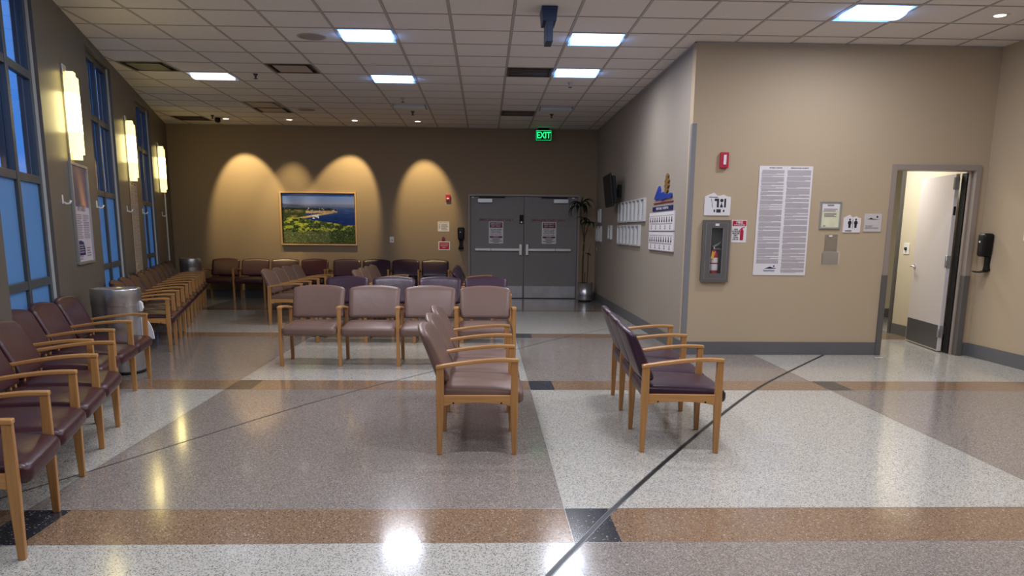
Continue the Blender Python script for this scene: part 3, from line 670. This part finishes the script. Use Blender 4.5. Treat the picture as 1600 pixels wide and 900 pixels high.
for (base, n, L) in (((-.13,0,1.88), 15, .40), ((-.05,.01,1.62), 7, .2), ((.03,-.01,1.55), 6, .22), ((.045,0,.95), 3, .10)):
    bm = bmesh.new()
    for k in range(n): leaf_bm(bm, base, 2*math.pi*k/n+rr.random()*.6, rr.uniform(.4, 1.35), L*rr.uniform(.75, 1.15), .06, rr.uniform(2.2, 3.6))
    o = obj('leaf_cluster', bm, 'leaf', t); s = o.modifiers.new('thick', 'SOLIDIFY'); s.thickness = .002
bm = bmesh.new(); leaf_bm(bm, (.05,0,.95), .3, 1.4, .26, .02, .2); leaf_bm(bm, (-.13,0,1.9), 1.0, 1.2, .22, .03, .4); obj('shoot', bm, 'leaf', t)

# ================================================================ BACK WALL OBJECTS (frame: x, -y out)
def wt(name, label, cat, x, z=0, rz=0, y=None, group=None):
    return thing(name, label, cat, (x, YBACK if y is None else y, z), rz, group)
# framed landscape photograph
t = wt('framed_picture', 'large framed coastal landscape photograph on the back wall', 'picture', -3.39, 1.605); W2, H2 = .772, .535
bm = bmesh.new()
for a in ((-W2,W2,H2-.03,H2),(-W2,W2,-H2,-H2+.03),(-W2,-W2+.03,-H2+.03,H2-.03),(W2-.03,W2,-H2+.03,H2-.03)): box(bm, a[0], a[1], -.05, 0, a[2], a[3])
obj('frame', bm, 'photo_wood', t)
bm = bmesh.new()
for a in ((-W2+.03,W2-.03,H2-.045,H2-.03),(-W2+.03,W2-.03,-H2+.03,-H2+.045),(-W2+.03,-W2+.045,-H2+.045,H2-.045),(W2-.045,W2-.03,-H2+.045,H2-.045)): box(bm, a[0], a[1], -.02, 0, a[2], a[3])
obj('inner_rim', bm, 'matte_black', t)
def picture():
    NX, NY = 200, 136; bm = bmesh.new(); w_, h_ = W2-.045, H2-.045; g = []
    R_ = random.Random(11); clumps = [(R_.random(), R_.uniform(.5, 1), R_.uniform(.01, .035), R_.random()) for _ in range(260)]
    cols = []
    hn = lambda a, b: (math.sin(a*127.1+b*311.7)*43758.5453) % 1
    def sm(x, y, s):
        xi, yi = math.floor(x*s), math.floor(y*s); fx, fy = x*s-xi, y*s-yi; fx = fx*fx*(3-2*fx); fy = fy*fy*(3-2*fy)
        return (hn(xi,yi)*(1-fx)+hn(xi+1,yi)*fx)*(1-fy)+(hn(xi,yi+1)*(1-fx)+hn(xi+1,yi+1)*fx)*fy
    def colour(u, v):
        L = lambda a, b, t: tuple(a[i]+(b[i]-a[i])*max(0, min(1, t)) for i in range(3))
        c = L((78,118,205), (120,136,190), v/.2) if v < .2 else L((112,124,172), (70,82,128), (v-.2)/.1)
        hill = .2+.03*sm(u, 0, 6)+.05*u
        if v > hill and u < .62: c = L((74,84,118), (60,72,110), (v-hill)/.08)
        if v > .255+.02*u: 
            s = (v-.26)/.35; c = L((58,84,140), (8,40,118), s*1.3+.25*(u-.5)); q = .8+.4*sm(u*1.5, v*12, 9); c = tuple(x*q for x in c)
        # headland
        top = .275+.015*sm(u, 3, 14); 
        if u < .75 and top+.03*max(0, u-.3) < v < .335+.02*sm(u, 5, 20): c = (26,34,26) if sm(u, v, 60) < .85 else (200,195,185)
        if .30 < u < .76 and .335+.012*sm(u, 1, 20) < v < .375-.03*(u-.5)+.01: c = L((196,170,132), (150,128,104), sm(u, v, 50))
        if u <= .32 and .32 < v < .50: c = L((48,62,30), (180,150,100), sm(u, v, 22)*1.6-.8)
        # beach crescent
        bx = .22+.5*max(0, (.5-v)/.13)**1.0*1.0 if v < .5 else -1
        if .37 < v < .5 and bx-.09 < u < bx+.06 and u < .7: c = L((204,182,146), (170,146,112), sm(u, v, 40))
        if .41 < v < .5 and .40 < u < .50 and sm(u*2, v*6, 14) > .6: c = (225,232,238)
        edge = .47+.025*sm(u, 7, 14)+.012*sm(u, 3, 50)+.20*max(0, u-.25)+.05*max(0, u-.8)
        if v > edge:
            a = .5*sm(u+.3, v, 70)+.3*sm(u*1.4, v, 120)+.2*sm(u, v+.2, 18); c = L((16,30,12), (92,112,44), a*1.5-.25)
            q = sm(u*1.3+.2*v, v*1.6, 13)*.6+sm(u, v, 45)*.4
            if v < .78-.1*u+.12*sm(u, 2, 9) and q > .56: c = L((96,118,34), (204,208,88), sm(u+.1, v, 95)*1.2-.1)
            if v > .72+.08*sm(u, 4, 15) and u < .6+.08*sm(u, v, 20): c = L((40,56,26), (140,146,100), .5*sm(u, v, 60)+.5*sm(u+.5, v, 110))
            if v > edge+.05 and sm(u*1.1, v, 115) > .94: c = (226,228,196)
        return c
    for j in range(NY+1):
        g.append([bm.verts.new((-w_+2*w_*i/NX, -.012, h_-2*h_*j/NY)) for i in range(NX+1)])
    cl = bm.loops.layers.float_color.new('print')
    for j in range(NY):
        for i in range(NX):
            f = bm.faces.new([g[j][i], g[j][i+1], g[j+1][i+1], g[j+1][i]]); c = lin(colour((i+.5)/NX, (j+.5)/NY))
            for l in f.loops: l[cl] = c
    m = mat('print_photo', (255,255,255), .25, coat=.3); n = m.node_tree.nodes.new('ShaderNodeVertexColor'); n.layer_name = 'print'; m.node_tree.links.new(n.outputs[0], m.node_tree.nodes['Principled BSDF'].inputs['Base Color'])
    return obj('printed_photo', bm, m, t)
picture()
t = wt('wall_switch', 'small white switch plate on the back wall right of the painting', 'switch', -1.915, 1.195)
bm = bmesh.new(); box(bm, -.042, .042, -.008, 0, -.06, .06); obj('plate', bm, 'white', t, bevel=.002); bm = bmesh.new(); disc_xz(bm, .008, -.012, .014, -.02, -.008, 16); obj('knob', bm, 'ink_grey', t)
t = wt('fire_alarm', 'small red fire alarm strobe on the back wall left of the doors', 'fire alarm', -.755, 2.045)
bm = bmesh.new(); box(bm, -.045, .045, -.04, 0, -.065, .065); obj('body', bm, 'red', t, bevel=.006); bm = bmesh.new(); box(bm, -.025, .025, -.055, -.04, -.03, .0); obj('strobe', bm, 'paper', t, bevel=.004)
t = wt('evacuation_notice', 'white printed notice on the back wall above the red one', 'notice', -.85, 1.47)
bm = bmesh.new(); box(bm, -.118, .118, -.004, 0, -.1, .1); obj('sheet', bm, 'paper', t)
text('heading', 'EVACUATION', .032, 0, .072, -.005, 'maroon', t, bold=.01)
bm = bmesh.new(); lines(bm, -.05, .095, -.075, .05, 7, -.004, seed=4); obj('small_print', bm, 'ink_grey', t); bm = bmesh.new(); lines(bm, -.1, -.065, -.05, .05, 6, -.004, seed=5); obj('list_marks', bm, 'ink_grey', t)
t = wt('stop_sign', 'dark red notice with white rim left of the emergency doors', 'notice', -.84, 1.08)
bm = bmesh.new(); prism(bm, [(-.12,-.08),(-.11,-.09),(.11,-.09),(.12,-.08),(.12,.08),(.11,.09),(-.11,.09),(-.12,.08)], -.004, 0); obj('plate', bm, 'paper', t)
bm = bmesh.new(); box(bm, -.1, .1, -.006, -.004, -.07, .07); obj('red_panel', bm, 'red', t)
text('lettering', 'AUTHORIZED\nPERSONNEL\nONLY', .034, 0, 0, -.007, 'paper', t, sx=.8)
t = wt('hand_decal', 'small maroon hand shaped decal above the dark red notice', 'decal', -.853, 1.215)
bm = bmesh.new(); prism(bm, [(-.032,-.045),(.03,-.045),(.034,.0),(-.036,.0)], -.006, 0)
for k, hh in enumerate((.03, .048, .042, .028)): box(bm, -.034+.018*k, -.020+.018*k, -.006, 0, 0, hh)
obj('palm', bm, 'maroon', t)
def dispenser(label, loc, rz):
    t = thing('sanitizer_dispenser', label, 'sanitizer dispenser', loc, rz)
    def fn(p):
        return Vector((p.x*(1-.06*(p.z/.13)*-1), p.y-.06, p.z+.13))
    obj('housing', rbox(.068, .058, .13, .03, 6, fn), 'black', t)
    bm = bmesh.new(); box(bm, -.026, -.002, -.121, -.118, .155, .175); obj('logo_patch', bm, 'paper', t)
    bm = bmesh.new(); prism(bm, [(-.042,.0),(.042,.0),(.036,-.09),(.05,-.155),(-.05,-.155),(-.036,-.09)], -.03, 0); obj('stand', bm, 'black', t, bevel=.005)
    bm = bmesh.new(); prism(bm, [(0,-.155),(-.03,-.17),(-.12,-.18),(-.155,-.165),(-.155,-.158),(-.12,-.172),(-.03,-.155),(0,-.13)], -.052, .052, 'x'); obj('drip_tray', bm, 'black', t, bevel=.003)
    return t
dispenser('black hand sanitizer dispenser on the back wall by the emergency doors', (-.49, YBACK, 1.195), 0)
dispenser('black hand sanitizer dispenser on the right wall beside the open door', (XRIGHT, 8.80, 1.155), ROT_X)

# ================================================================ HALL WALL (faces -X)
def hx_(name, label, cat, y, z, group=None): return thing(name, label, cat, (XCOR, y, z), ROT_X, group)     # local x runs towards the camera
t = hx_('wall_television', 'black television on a bracket high on the hall wall', 'television', 13.55, 2.07)
bm = bmesh.new(); box(bm, -.05, .05, -.06, 0, -.1, .1); box(bm, -.03, .03, -.14, -.06, -.03, .03); obj('wall_bracket', bm, 'matte_black', t)
bm = bmesh.new(); box(bm, -.49, .49, -.035, .0, -.265, .265); sc = obj('screen_housing', bm, 'black', t, bevel=.01); sc.location = (0, -.2, 0); sc.rotation_euler = (math.radians(7), 0, math.radians(-2))
bm = bmesh.new(); box(bm, -.46, .46, -.038, -.035, -.23, .24); obj('screen', bm, 'screen', sc)
bm = bmesh.new(); box(bm, -.42, .42, .0, .07, -.22, .22); obj('rear_shell', bm, 'matte_black', sc, bevel=.015)
ordn = ['first', 'second', 'third', 'fourth', 'fifth', 'sixth', 'seventh']
def cert(label, y, z, w_, h_, group):
    t = hx_('certificate_frame', label, 'picture frame', y, z, group); bm = bmesh.new()
    a, b = w_/2, h_/2
    for q in ((-a,a,b-.022,b),(-a,a,-b,-b+.022),(-a,-a+.022,-b+.022,b-.022),(a-.022,a,-b+.022,b-.022)): box(bm, q[0], q[1], -.04, 0, q[2], q[3])
    obj('frame', bm, 'frame_silver', t)
    bm = bmesh.new(); box(bm, -a+.022, a-.022, -.014, 0, -b+.022, b-.022); obj('certificate', bm, 'cert', t)
    bm = bmesh.new(); lines(bm, -a*.55, a*.55, -b*.5, b*.6, 6, -.014, seed=int(y*10)); obj('print', bm, 'ink_grey', t)
for k in range(7): cert('framed certificate, %s from the left in the upper row of seven' % ordn[k], 13.47-.323*k, 1.71, .28, .33, 'certificates on the hall wall')
for k in range(6): cert('framed certificate, %s from the left in the lower row of six' % ordn[k], 13.47-.323*k, 1.345, .28, .31, 'certificates on the hall wall')
cert('small frame high and alone, left of and below the television', 15.9, 1.70, .26, .26, 'small frames near the back corner')
cert('small frame farthest into the corner, below the single high one', 16.12, 1.35, .26, .30, 'small frames near the back corner')
cert('small frame right beside the corner frame, lower pair', 15.75, 1.35, .26, .30, 'small frames near the back corner')
cert('single small frame between the corner pair and the certificate rows', 14.5, 1.385, .30, .25, 'small frames near the back corner')
t = hx_('wall_switch', 'small switch plate on the hall wall near the back corner', 'switch', 16.3, 1.05); bm = bmesh.new(); box(bm, -.04, .04, -.008, 0, -.06, .06); obj('plate', bm, 'frame_paint', t); bm = bmesh.new(); box(bm, -.012, .012, -.014, -.008, -.02, .02); obj('toggle', bm, 'white', t)
# wave logo
t = hx_('wall_logo', 'blue wave shaped emblem with brown leaf, line and navy bar on the hall wall', 'emblem', 10.3, 1.9)
bm = bmesh.new(); pr = smooth_path([(-.50,-.075),(-.40,-.01),(-.31,.04),(-.22,.085),(-.17,.06),(-.13,-.0),(-.05,-.015),(.03,.0),(.14,-.03),(.30,-.04),(.46,-.03),(.50,-.06),(.46,-.085),(.2,-.085),(-.05,-.1),(-.2,-.08),(-.4,-.085)], 4)
prism(bm, [tuple(p) for p in pr], -.02, 0); obj('wave', bm, 'blue', t)
bm = bmesh.new(); lf = []
for k in range(9):
    u = k/8; ww = .12*math.sin(math.pi*(.1+.85*u))+.01; lf.append((.19+.03*u+ww*(1 if k % 2 else .55), -.02+.235*u))
lfm = [(2*(.19+.03*((z+.02)/.235))-x, z) for x, z in lf][::-1]
prism(bm, lf+lfm, -.02, 0); obj('leaf', bm, 'leafbrown', t)
bm = bmesh.new(); box(bm, -.56, .56, -.012, 0, -.136, -.124); obj('red_line', bm, 'dark_red', t)
bm = bmesh.new(); box(bm, -.6, .56, -.012, 0, -.234, -.176); nb = obj('navy_bar', bm, 'navy', t); text('bar_text', 'MEMORIAL  HOSPITAL', .045, 0, -.205, -.013, 'paper', nb, sx=1.6)
for z, lb in ((1.53, 'white board of small portraits, upper one under the navy bar'), (1.28, 'white board of small portraits, lower one')):
    t = hx_('portrait_board', lb, 'notice board', 10.325, z, 'portrait boards on the hall wall')
    bm = bmesh.new(); box(bm, -.715, .715, -.02, 0, -.117, .117); obj('board', bm, 'paper', t, bevel=.002)
    bm = bmesh.new(); box(bm, -.70, .70, -.021, -.02, .070, .076); box(bm, -.715, .715, -.024, -.0, -.125, -.117); lines(bm, -.66, .66, -.038, -.018, 2, -.02, seed=9, jag=.1); obj('rule', bm, 'ink_grey', t)
    for k in range(10):
        x = -.62+.138*k
        bm = bmesh.new(); prism(bm, [(x-.035,-.008),(x-.018,.026),(x+.018,.026),(x+.035,-.008)], -.022, -.02); disc_xz(bm, x, .042, .017, -.022, -.02, 10); obj('portrait', bm, 'ink', t)
    for k in range(5):
        bm = bmesh.new(); x = -.56+.275*k; disc_xz(bm, x, -.06, .02, -.022, -.02, 10); box(bm, x-.03, x+.03, -.022, -.02, -.098, -.082); obj('small_portrait', bm, 'ink_grey', t)

# ================================================================ BLOCK WALL OBJECTS
def bw(name, label, cat, x, z, group=None): return thing(name, label, cat, (x, YBLK, z), 0, group)
t = bw('fire_alarm', 'red fire alarm strobe high on the wall above the floor map sign', 'fire alarm', 2.655, 2.185)
bm = bmesh.new(); box(bm, -.045, .045, -.05, 0, -.085, .085); bd = obj('body', bm, 'red', t, bevel=.006); bm = bmesh.new(); box(bm, -.015, .015, -.062, -.05, -.05, .055); obj('strobe', bm, 'paper', t, bevel=.004)
# map sign with wavy top
def wavy(name, label, x, z, w_, h_, m='paper'):
    t = bw(name, label, 'sign', x, z); a, b = w_/2, h_/2
    bm = bmesh.new(); prism(bm, [(-a,-b),(a,-b),(a,b*.74),(a*.7,b*.80),(a*.45,b*.95),(a*.15,b*.84),(-.05*a,b*.86),(-a*.28,b*1.12),(-a*.6,b*.98),(-a,b*.76)], -.012, 0); obj('plate', bm, m, t, bevel=.001); return t
t = wavy('floor_map_sign', 'white wavy topped map sign above the extinguisher cabinet', 2.612, 1.702, .295, .235)
bm = bmesh.new()
prism(bm, [(-.035,.068),(.015,.068),(.015,-.028),(-.008,-.028),(-.008,.042),(-.035,.042)], -.014, -.012)
prism(bm, [(.075,.068),(.095,.068),(.095,-.028),(.075,-.028)], -.014, -.012)
disc_xz(bm, .046, .048, .019, -.014, -.012, 10); prism(bm, [(.03,-.028),(.062,-.028),(.058,-.005),(.05,.005),(.05,.02),(.04,.02),(.04,.005),(.033,-.005)], -.014, -.012)
box(bm, -.01, .04, -.014, -.012, -.085, -.048); box(bm, -.04, -.024, -.014, -.012, -.08, -.052); prism(bm, [(.062,-.075),(.08,-.08),(.084,-.055),(.068,-.052)], -.014, -.012)
prism(bm, [(-.075,.066),(-.071,.066),(-.052,-.03),(-.056,-.03)], -.014, -.012); box(bm, -.1, .0, -.014, -.012, .080, .087)
obj('map_print', bm, 'ink', t)
# extinguisher cabinet
t = bw('extinguisher_cabinet', 'grey wall cabinet with glass door holding a fire extinguisher', 'cabinet', 2.612, .845); Wc, Hc, Dc = .152, .686, .035; Db = .09
bm = bmesh.new()
z_ = .002; box(bm, -Wc, -Wc+.01, -Dc, Db, z_, Hc); box(bm, Wc-.01, Wc, -Dc, Db, z_, Hc); box(bm, -Wc+.01, Wc-.01, -Dc, Db, z_, .012); box(bm, -Wc+.01, Wc-.01, -Dc, Db, Hc-.01, Hc); box(bm, -Wc+.01, Wc-.01, Db-.006, Db, .012, Hc-.01)
obj('box', bm, 'frame_grey', t, bevel=.002)
bm = bmesh.new(); gx0, gx1, gz0, gz1 = -.062, .068, .095, .60; a = Wc+.004
box(bm, -a, gx0, -Dc-.018, -Dc, -.004, Hc+.004); box(bm, gx1, a, -Dc-.018, -Dc, -.004, Hc+.004); box(bm, gx0, gx1, -Dc-.018, -Dc, -.004, gz0); box(bm, gx0, gx1, -Dc-.018, -Dc, gz1, Hc+.004)
dr = obj('cabinet_door', bm, 'frame_grey', t, bevel=.002)
bm = bmesh.new(); box(bm, gx0, gx1, -Dc-.010, -Dc-.006, gz0, gz1); obj('glass', bm, 'glass', dr)
bm = bmesh.new()
for q in ((-.125,-.12,.03,.66),(.12,.125,.03,.66),(-.12,.12,.03,.034),(-.12,.12,.656,.66)): box(bm, q[0], q[1], -Dc-.021, -Dc-.018, q[2], q[3])
box(bm, gx0-.006, gx0, -Dc-.022, -Dc-.018, gz0, gz1); box(bm, gx1, gx1+.006, -Dc-.022, -Dc-.018, gz0, gz1); obj('door_moulding', bm, 'guard', dr)
bm = bmesh.new(); box(bm, -.022, .022, -Dc-.021, -Dc-.018, .625, .65); obj('label_plate', bm, 'paper', dr)
t = thing('fire_extinguisher', 'red fire extinguisher with white labels inside the grey cabinet', 'fire extinguisher', (2.612, YBLK+.022, .858))
bm = bmesh.new(); lathe(bm, [(.046,.0),(.05,.008),(.05,.28),(.044,.31),(.028,.335),(.016,.345)], seg=28); obj('cylinder', bm, 'ext_red', t)
bm = bmesh.new(); lathe(bm, [(.0505,.115),(.0508,.116),(.0508,.185),(.0505,.186)], seg=28, cap=False); lathe(bm, [(.0505,.2),(.0508,.201),(.0508,.255),(.0505,.256)], seg=28, cap=False); obj('label_band', bm, 'paper', t)
bm = bmesh.new(); disc_xz(bm, 0, .045, .026, -.0525, -.049, 18); obj('round_label', bm, 'paper', t)
bm = bmesh.new(); tube(bm, [(0,0,.34),(0,0,.375)], .013, 10); prism(bm, [(-.02,.365),(.045,.40),(.075,.43),(.07,.437),(.035,.415),(-.02,.385)], -.007, .007); prism(bm, [(-.01,.36),(.06,.362),(.085,.352),(.085,.345),(.05,.35),(-.01,.348)], -.007, .007); obj('handle', bm, 'alu', t)
bm = bmesh.new(); tube(bm, [(-.012,-.01,.37),(-.04,-.02,.375),(-.056,-.02,.33),(-.055,-.02,.24)], .006, 8); obj('hose', bm, 'matte_black', t)
bm = bmesh.new(); prism(bm, [(-.05,.25),(-.02,.24),(-.005,.31),(-.035,.335)], -.056, -.052); obj('inspection_tag', bm, 'yellow', t)
# fire extinguisher sign
t = bw('extinguisher_sign', 'red and white fire extinguisher sign right of the cabinet', 'sign', 2.878, 1.412)
bm = bmesh.new(); box(bm, -.085, .085, -.004, 0, -.125, .125); obj('plate', bm, 'paper', t); bm = bmesh.new(); box(bm, -.078, .078, -.0055, -.004, .058, .118); obj('red_panel', bm, 'red', t)
text('lettering', 'FIRE', .042, 0, .098, -.0065, 'paper', t, bold=.02); text('lettering', 'EXTINGUISHER', .022, 0, .07, -.0065, 'paper', t, bold=.01, sx=.82)
text('lettering', 'AREA\nIN FRONT\nMUST BE\nKEPT\nCLEAR\nFOR 36"', .0225, -.036, -.035, -.0052, 'ink', t, bold=.03, sx=.85)
bm = bmesh.new(); prism(bm, [(.012,-.10),(.05,-.10),(.052,.0),(.042,.022),(.022,.022),(.012,.0)], -.0055, -.004); prism(bm, [(.024,.022),(.04,.022),(.04,.034),(.066,.044),(.064,.05),(.02,.038)], -.0055, -.004); prism(bm, [(.02,.03),(.006,.02),(.0,-.04),(.004,-.04),(.01,.01),(.022,.022)], -.0055, -.004); obj('pictogram', bm, 'red', t)
def print_poster(name, label, loc, rz, w_, h_, seed, m='paper'):
    t = thing(name, label, 'poster', loc, rz); a, b = w_/2, h_/2
    bm = bmesh.new(); box(bm, -a, a, -.006, 0, -b, b); obj('panel', bm, m, t)
    bm = bmesh.new(); rr = random.Random(seed)
    for (x0, x1, zb) in ((-a+.025, -.02, -b+.13), (.012, a-.02, -b+.03)):
        z = b-.045
        while z > zb:
            n = rr.randint(3, 11); full = rr.random()
            for k in range(n):
                if z <= zb: break
                xe = x1 if k < n-1 else x0+(x1-x0)*rr.uniform(.2, .8)
                box(bm, x0+rr.choice((0, 0, .006)), xe, -.0068, -.006, z-.0032, z); z -= .0066
            z -= .0045
    obj('small_print', bm, 'ink_grey', t)
    bm = bmesh.new(); z = -b+.075; pr = [(-.16,z),(-.12,z+.012),(-.09,z+.022),(-.06,z+.012),(-.02,z+.006),(-.02,z),(-.1,z-.002)]
    prism(bm, [(x-.02, zz) for x, zz in pr], -.0068, -.006); disc_xz(bm, -.065, z+.028, .009, -.0068, -.006, 12); box(bm, -.19, -.05, -.0068, -.006, z-.022, z-.016); box(bm, -.18, -.06, -.0068, -.006, z-.034, z-.029); obj('logo', bm, 'navy', t)
    text('heading', 'PATIENT RIGHTS', .019, -.12, b-.022, -.0066, 'ink', t, bold=.02); text('heading', 'DERECHOS DEL PACIENTE', .019, .15, b-.022, -.0066, 'ink', t, bold=.02, sx=.9)
    return t
print_poster('rights_poster', 'tall white two-column small print poster on the tan wall', (3.368, YBLK-.003, 1.527), 0, .605, 1.21, 5)
t = bw('framed_notice', 'silver framed pale green notice above the clear brochure holder', 'framed notice', 3.91, 1.60); a, b = .122, .155
bm = bmesh.new()
for q in ((-a,a,b-.02,b),(-a,a,-b,-b+.02),(-a,-a+.02,-b+.02,b-.02),(a-.02,a,-b+.02,b-.02)): box(bm, q[0], q[1], -.018, 0, q[2], q[3])
obj('frame', bm, 'alu', t, bevel=.003)
bm = bmesh.new(); box(bm, -a+.02, a-.02, -.006, 0, -b+.02, b-.02); pn = obj('paper_notice', bm, ['green_paper'], t)
bm = bmesh.new(); box(bm, -.1, .1, -.007, -.006, .05, .13); obj('upper_sheet', bm, 'paper', pn)
bm = bmesh.new(); box(bm, -.04, .035, -.008, -.007, .1, .118); lines(bm, -.08, .08, .04, .075, 2, -.0075, jag=.2); lines(bm, -.07, .07, -.02, .025, 4, -.0075, jag=.3, seed=3); prism(bm, [(-.08,-.125),(-.06,-.108),(-.04,-.125)], -.0075, -.006); obj('print', bm, 'ink_grey', pn)
t = bw('brochure_holder', 'empty clear acrylic brochure holder below the framed notice', 'brochure holder', 3.945, 1.21)
bm = bmesh.new(); box(bm, -.075, .075, -.005, 0, -.03, .175); box(bm, -.095, .095, -.005, 0, -.16, -.03); obj('back_panel', bm, 'acrylic', t)
bm = bmesh.new(); box(bm, -.095, .095, -.052, -.048, -.16, -.01); box(bm, -.095, -.091, -.048, -.005, -.16, -.01); box(bm, .091, .095, -.048, -.005, -.16, -.01); box(bm, -.091, .091, -.048, -.005, -.16, -.156); obj('pocket', bm, 'acrylic', t)
bm = bmesh.new(); lathe(bm, [(.0,0),(.02,0)], seg=4, cap=False); bm.free(); bm = bmesh.new(); disc_xz(bm, -.01, .158, .012, -.009, -.005, 18, sx=1.9); obj('sticker', bm, 'paper', t)
t = wavy('restroom_sign', 'white wavy topped restroom sign with two figures', 4.166, 1.502, .200, .185)
bm = bmesh.new()
for cx_, dress in ((-.028, 1), (.042, 0)):
    disc_xz(bm, cx_, .052, .0105, -.014, -.012, 14); disc_xz(bm, cx_, .016, .024, -.014, -.012, 14, sx=.9); box(bm, cx_-.013, cx_+.013, -.014, -.012, -.04, .0); 
box(bm, .005, .009, -.014, -.012, -.045, .055); box(bm, -.075, .0, -.014, -.012, -.079, -.069); obj('pictogram', bm, 'ink', t)
t = bw('outlook_sign', 'grey square sign with a small hill and sun emblem beside the door frame', 'sign', 4.405, 1.521)
bm = bmesh.new(); box(bm, -.1, .1, -.012, 0, -.1, .1); obj('plate', bm, mat('sign_grey', (196, 192, 192), .5), t, bevel=.001)
bm = bmesh.new(); prism(bm, [(-.07,.038),(-.045,.045),(-.025,.056),(-.005,.045),(.03,.042),(.075,.036),(.0,.036)], -.014, -.012); disc_xz(bm, .045, .065, .011, -.014, -.012, 14); obj('emblem', bm, 'ink', t)
text('lettering', 'PATIENT\nREGISTRATION', .022, -.085, -.05, -.013, 'ink_grey', t, align='LEFT', bold=.02)
bm = bmesh.new(); box(bm, -.12, .12, -.003, 0, -.09, .09); t = thing('paper_notice', 'white paper notice at the right edge of the photo on the right wall', 'notice', (XRIGHT, 8.14, 1.43), ROT_X); obj('sheet', bm, 'paper', t); bm = bmesh.new(); lines(bm, -.1, .1, -.08, .08, 10, -.003); obj('print', bm, 'ink_grey', t)
bm = bmesh.new(); box(bm, -.045, .045, -.012, .012, .0015, .003); o = obj('paper_scrap', bm, 'paper'); o.location = (4.53, 8.80, 0); o.rotation_euler = (0, 0, .08); tag(o, 'small white scrap of paper on the floor by the open door', 'paper')
# switch in the small room
t = thing('wall_switch', 'white dimmer switch on the wall inside the small room', 'switch', (5.83, 10.85, 1.2), ROT_X); bm = bmesh.new(); box(bm, -.075, .075, -.01, 0, -.075, .075); obj('plate', bm, 'white', t, bevel=.003); bm = bmesh.new(); disc_xz(bm, 0, 0, .022, -.03, -.01, 16); obj('dial', bm, 'ink', t)

# ================================================================ WINDOW WALL OBJECTS
def lt(name, label, cat, t0, z, group=None): return thing(name, label, cat, lwp(t0, 0, z), ROT_L, group)
hl = ['white coat hook left of the framed poster on the window wall', 'white coat hook right of the framed poster on the window wall', 'white coat hook left of the tall tan text panel', 'white coat hook right of the tall tan text panel', 'white coat hook farthest back, near the corner']
for q, lb in zip((-.39, 1.2, 3.30, 5.0-.2, 7.32), hl):
    t = lt('coat_hook', lb, 'hook', q, 1.635, 'coat hooks on the window wall')
    bm = bmesh.new(); box(bm, -.014, .014, -.01, 0, -.035, .045); obj('hook_plate', bm, 'hook', t, bevel=.003)
    bm = bmesh.new(); tube(bm, [(0,-.01,-.022),(0,-.035,-.034),(0,-.06,-.028),(0,-.072,-.002)], [.011,.010,.009,.010], 8); obj('prong', bm, 'hook', t)
t = lt('framed_poster', 'silver framed promotional poster between the first two visible windows', 'poster', .35, 1.52); a, b = .375, .485
bm = bmesh.new()
for q in ((-a,a,b-.028,b),(-a,a,-b,-b+.028),(-a,-a+.028,-b+.028,b-.028),(a-.028,a,-b+.028,b-.028)): box(bm, q[0], q[1], -.03, 0, q[2], q[3])
obj('frame', bm, 'alu', t, bevel=.003)
bm = bmesh.new(); box(bm, -a+.028, a-.028, -.012, 0, -b+.028, b-.028); pp = obj('sheet', bm, mat('poster_lilac', (196, 188, 200), .35), t)
NXp, NYp = 30, 26; bm = bmesh.new(); cl = bm.loops.layers.float_color.new('print'); g = [[bm.verts.new((-a+.035+(2*a-.07)*i/NXp, -.0128, b-.035-.38*j/NYp)) for i in range(NXp+1)] for j in range(NYp+1)]
for j in range(NYp):
    for i in range(NXp):
        u, v = i/NXp, j/NYp; f = bm.faces.new([g[j][i], g[j][i+1], g[j+1][i+1], g[j+1][i]]); s = math.exp(-((u-.45-.25*v)/.2)**2)*(.4+.6*v); n = random.random()*.2
        c = lin((70+150*s+30*n, 66+90*s+30*n, 92+20*s+40*n)); 
        for l in f.loops: l[cl] = c
m = mat('poster_photo', (255,255,255), .35); n = m.node_tree.nodes.new('ShaderNodeVertexColor'); n.layer_name = 'print'; m.node_tree.links.new(n.outputs[0], m.node_tree.nodes['Principled BSDF'].inputs['Base Color'])
obj('photo_print', bm, m, pp)
text('heading', 'THE GUILD', .085, -.02, .055, -.0135, 'ink_grey', pp, sx=.9)
bm = bmesh.new(); lines(bm, -.30, -.03, -.24, .0, 14, -.012, seed=2, jag=.4); lines(bm, .02, .30, -.24, .0, 14, -.012, seed=8, jag=.4); lines(bm, .08, .28, -.42, -.32, 4, -.012, seed=7); lines(bm, -.30, -.1, -.445, -.40, 2, -.012, seed=6); obj('small_print', bm, 'ink_grey', pp)
bm = bmesh.new(); prism(bm, [(-.29,-.40),(.0,-.40),(.0,-.33),(-.06,-.27),(-.16,-.255),(-.29,-.26)], -.0135, -.012); cp = obj('coupon', bm, 'navy', pp)
bm = bmesh.new(); lines(bm, -.26, -.04, -.38, -.29, 4, -.0135, jag=.3, seed=4); obj('coupon_print', bm, 'ink_grey', cp)
MT['tan_paper'] = mat('tan_paper', (196, 176, 148), .5)
print_poster('text_panel', 'tall tan small print panel on the window wall below the middle sconce', lwp(3.98, .004, 1.395), ROT_L, .64, 1.24, 9, 'tan_paper')
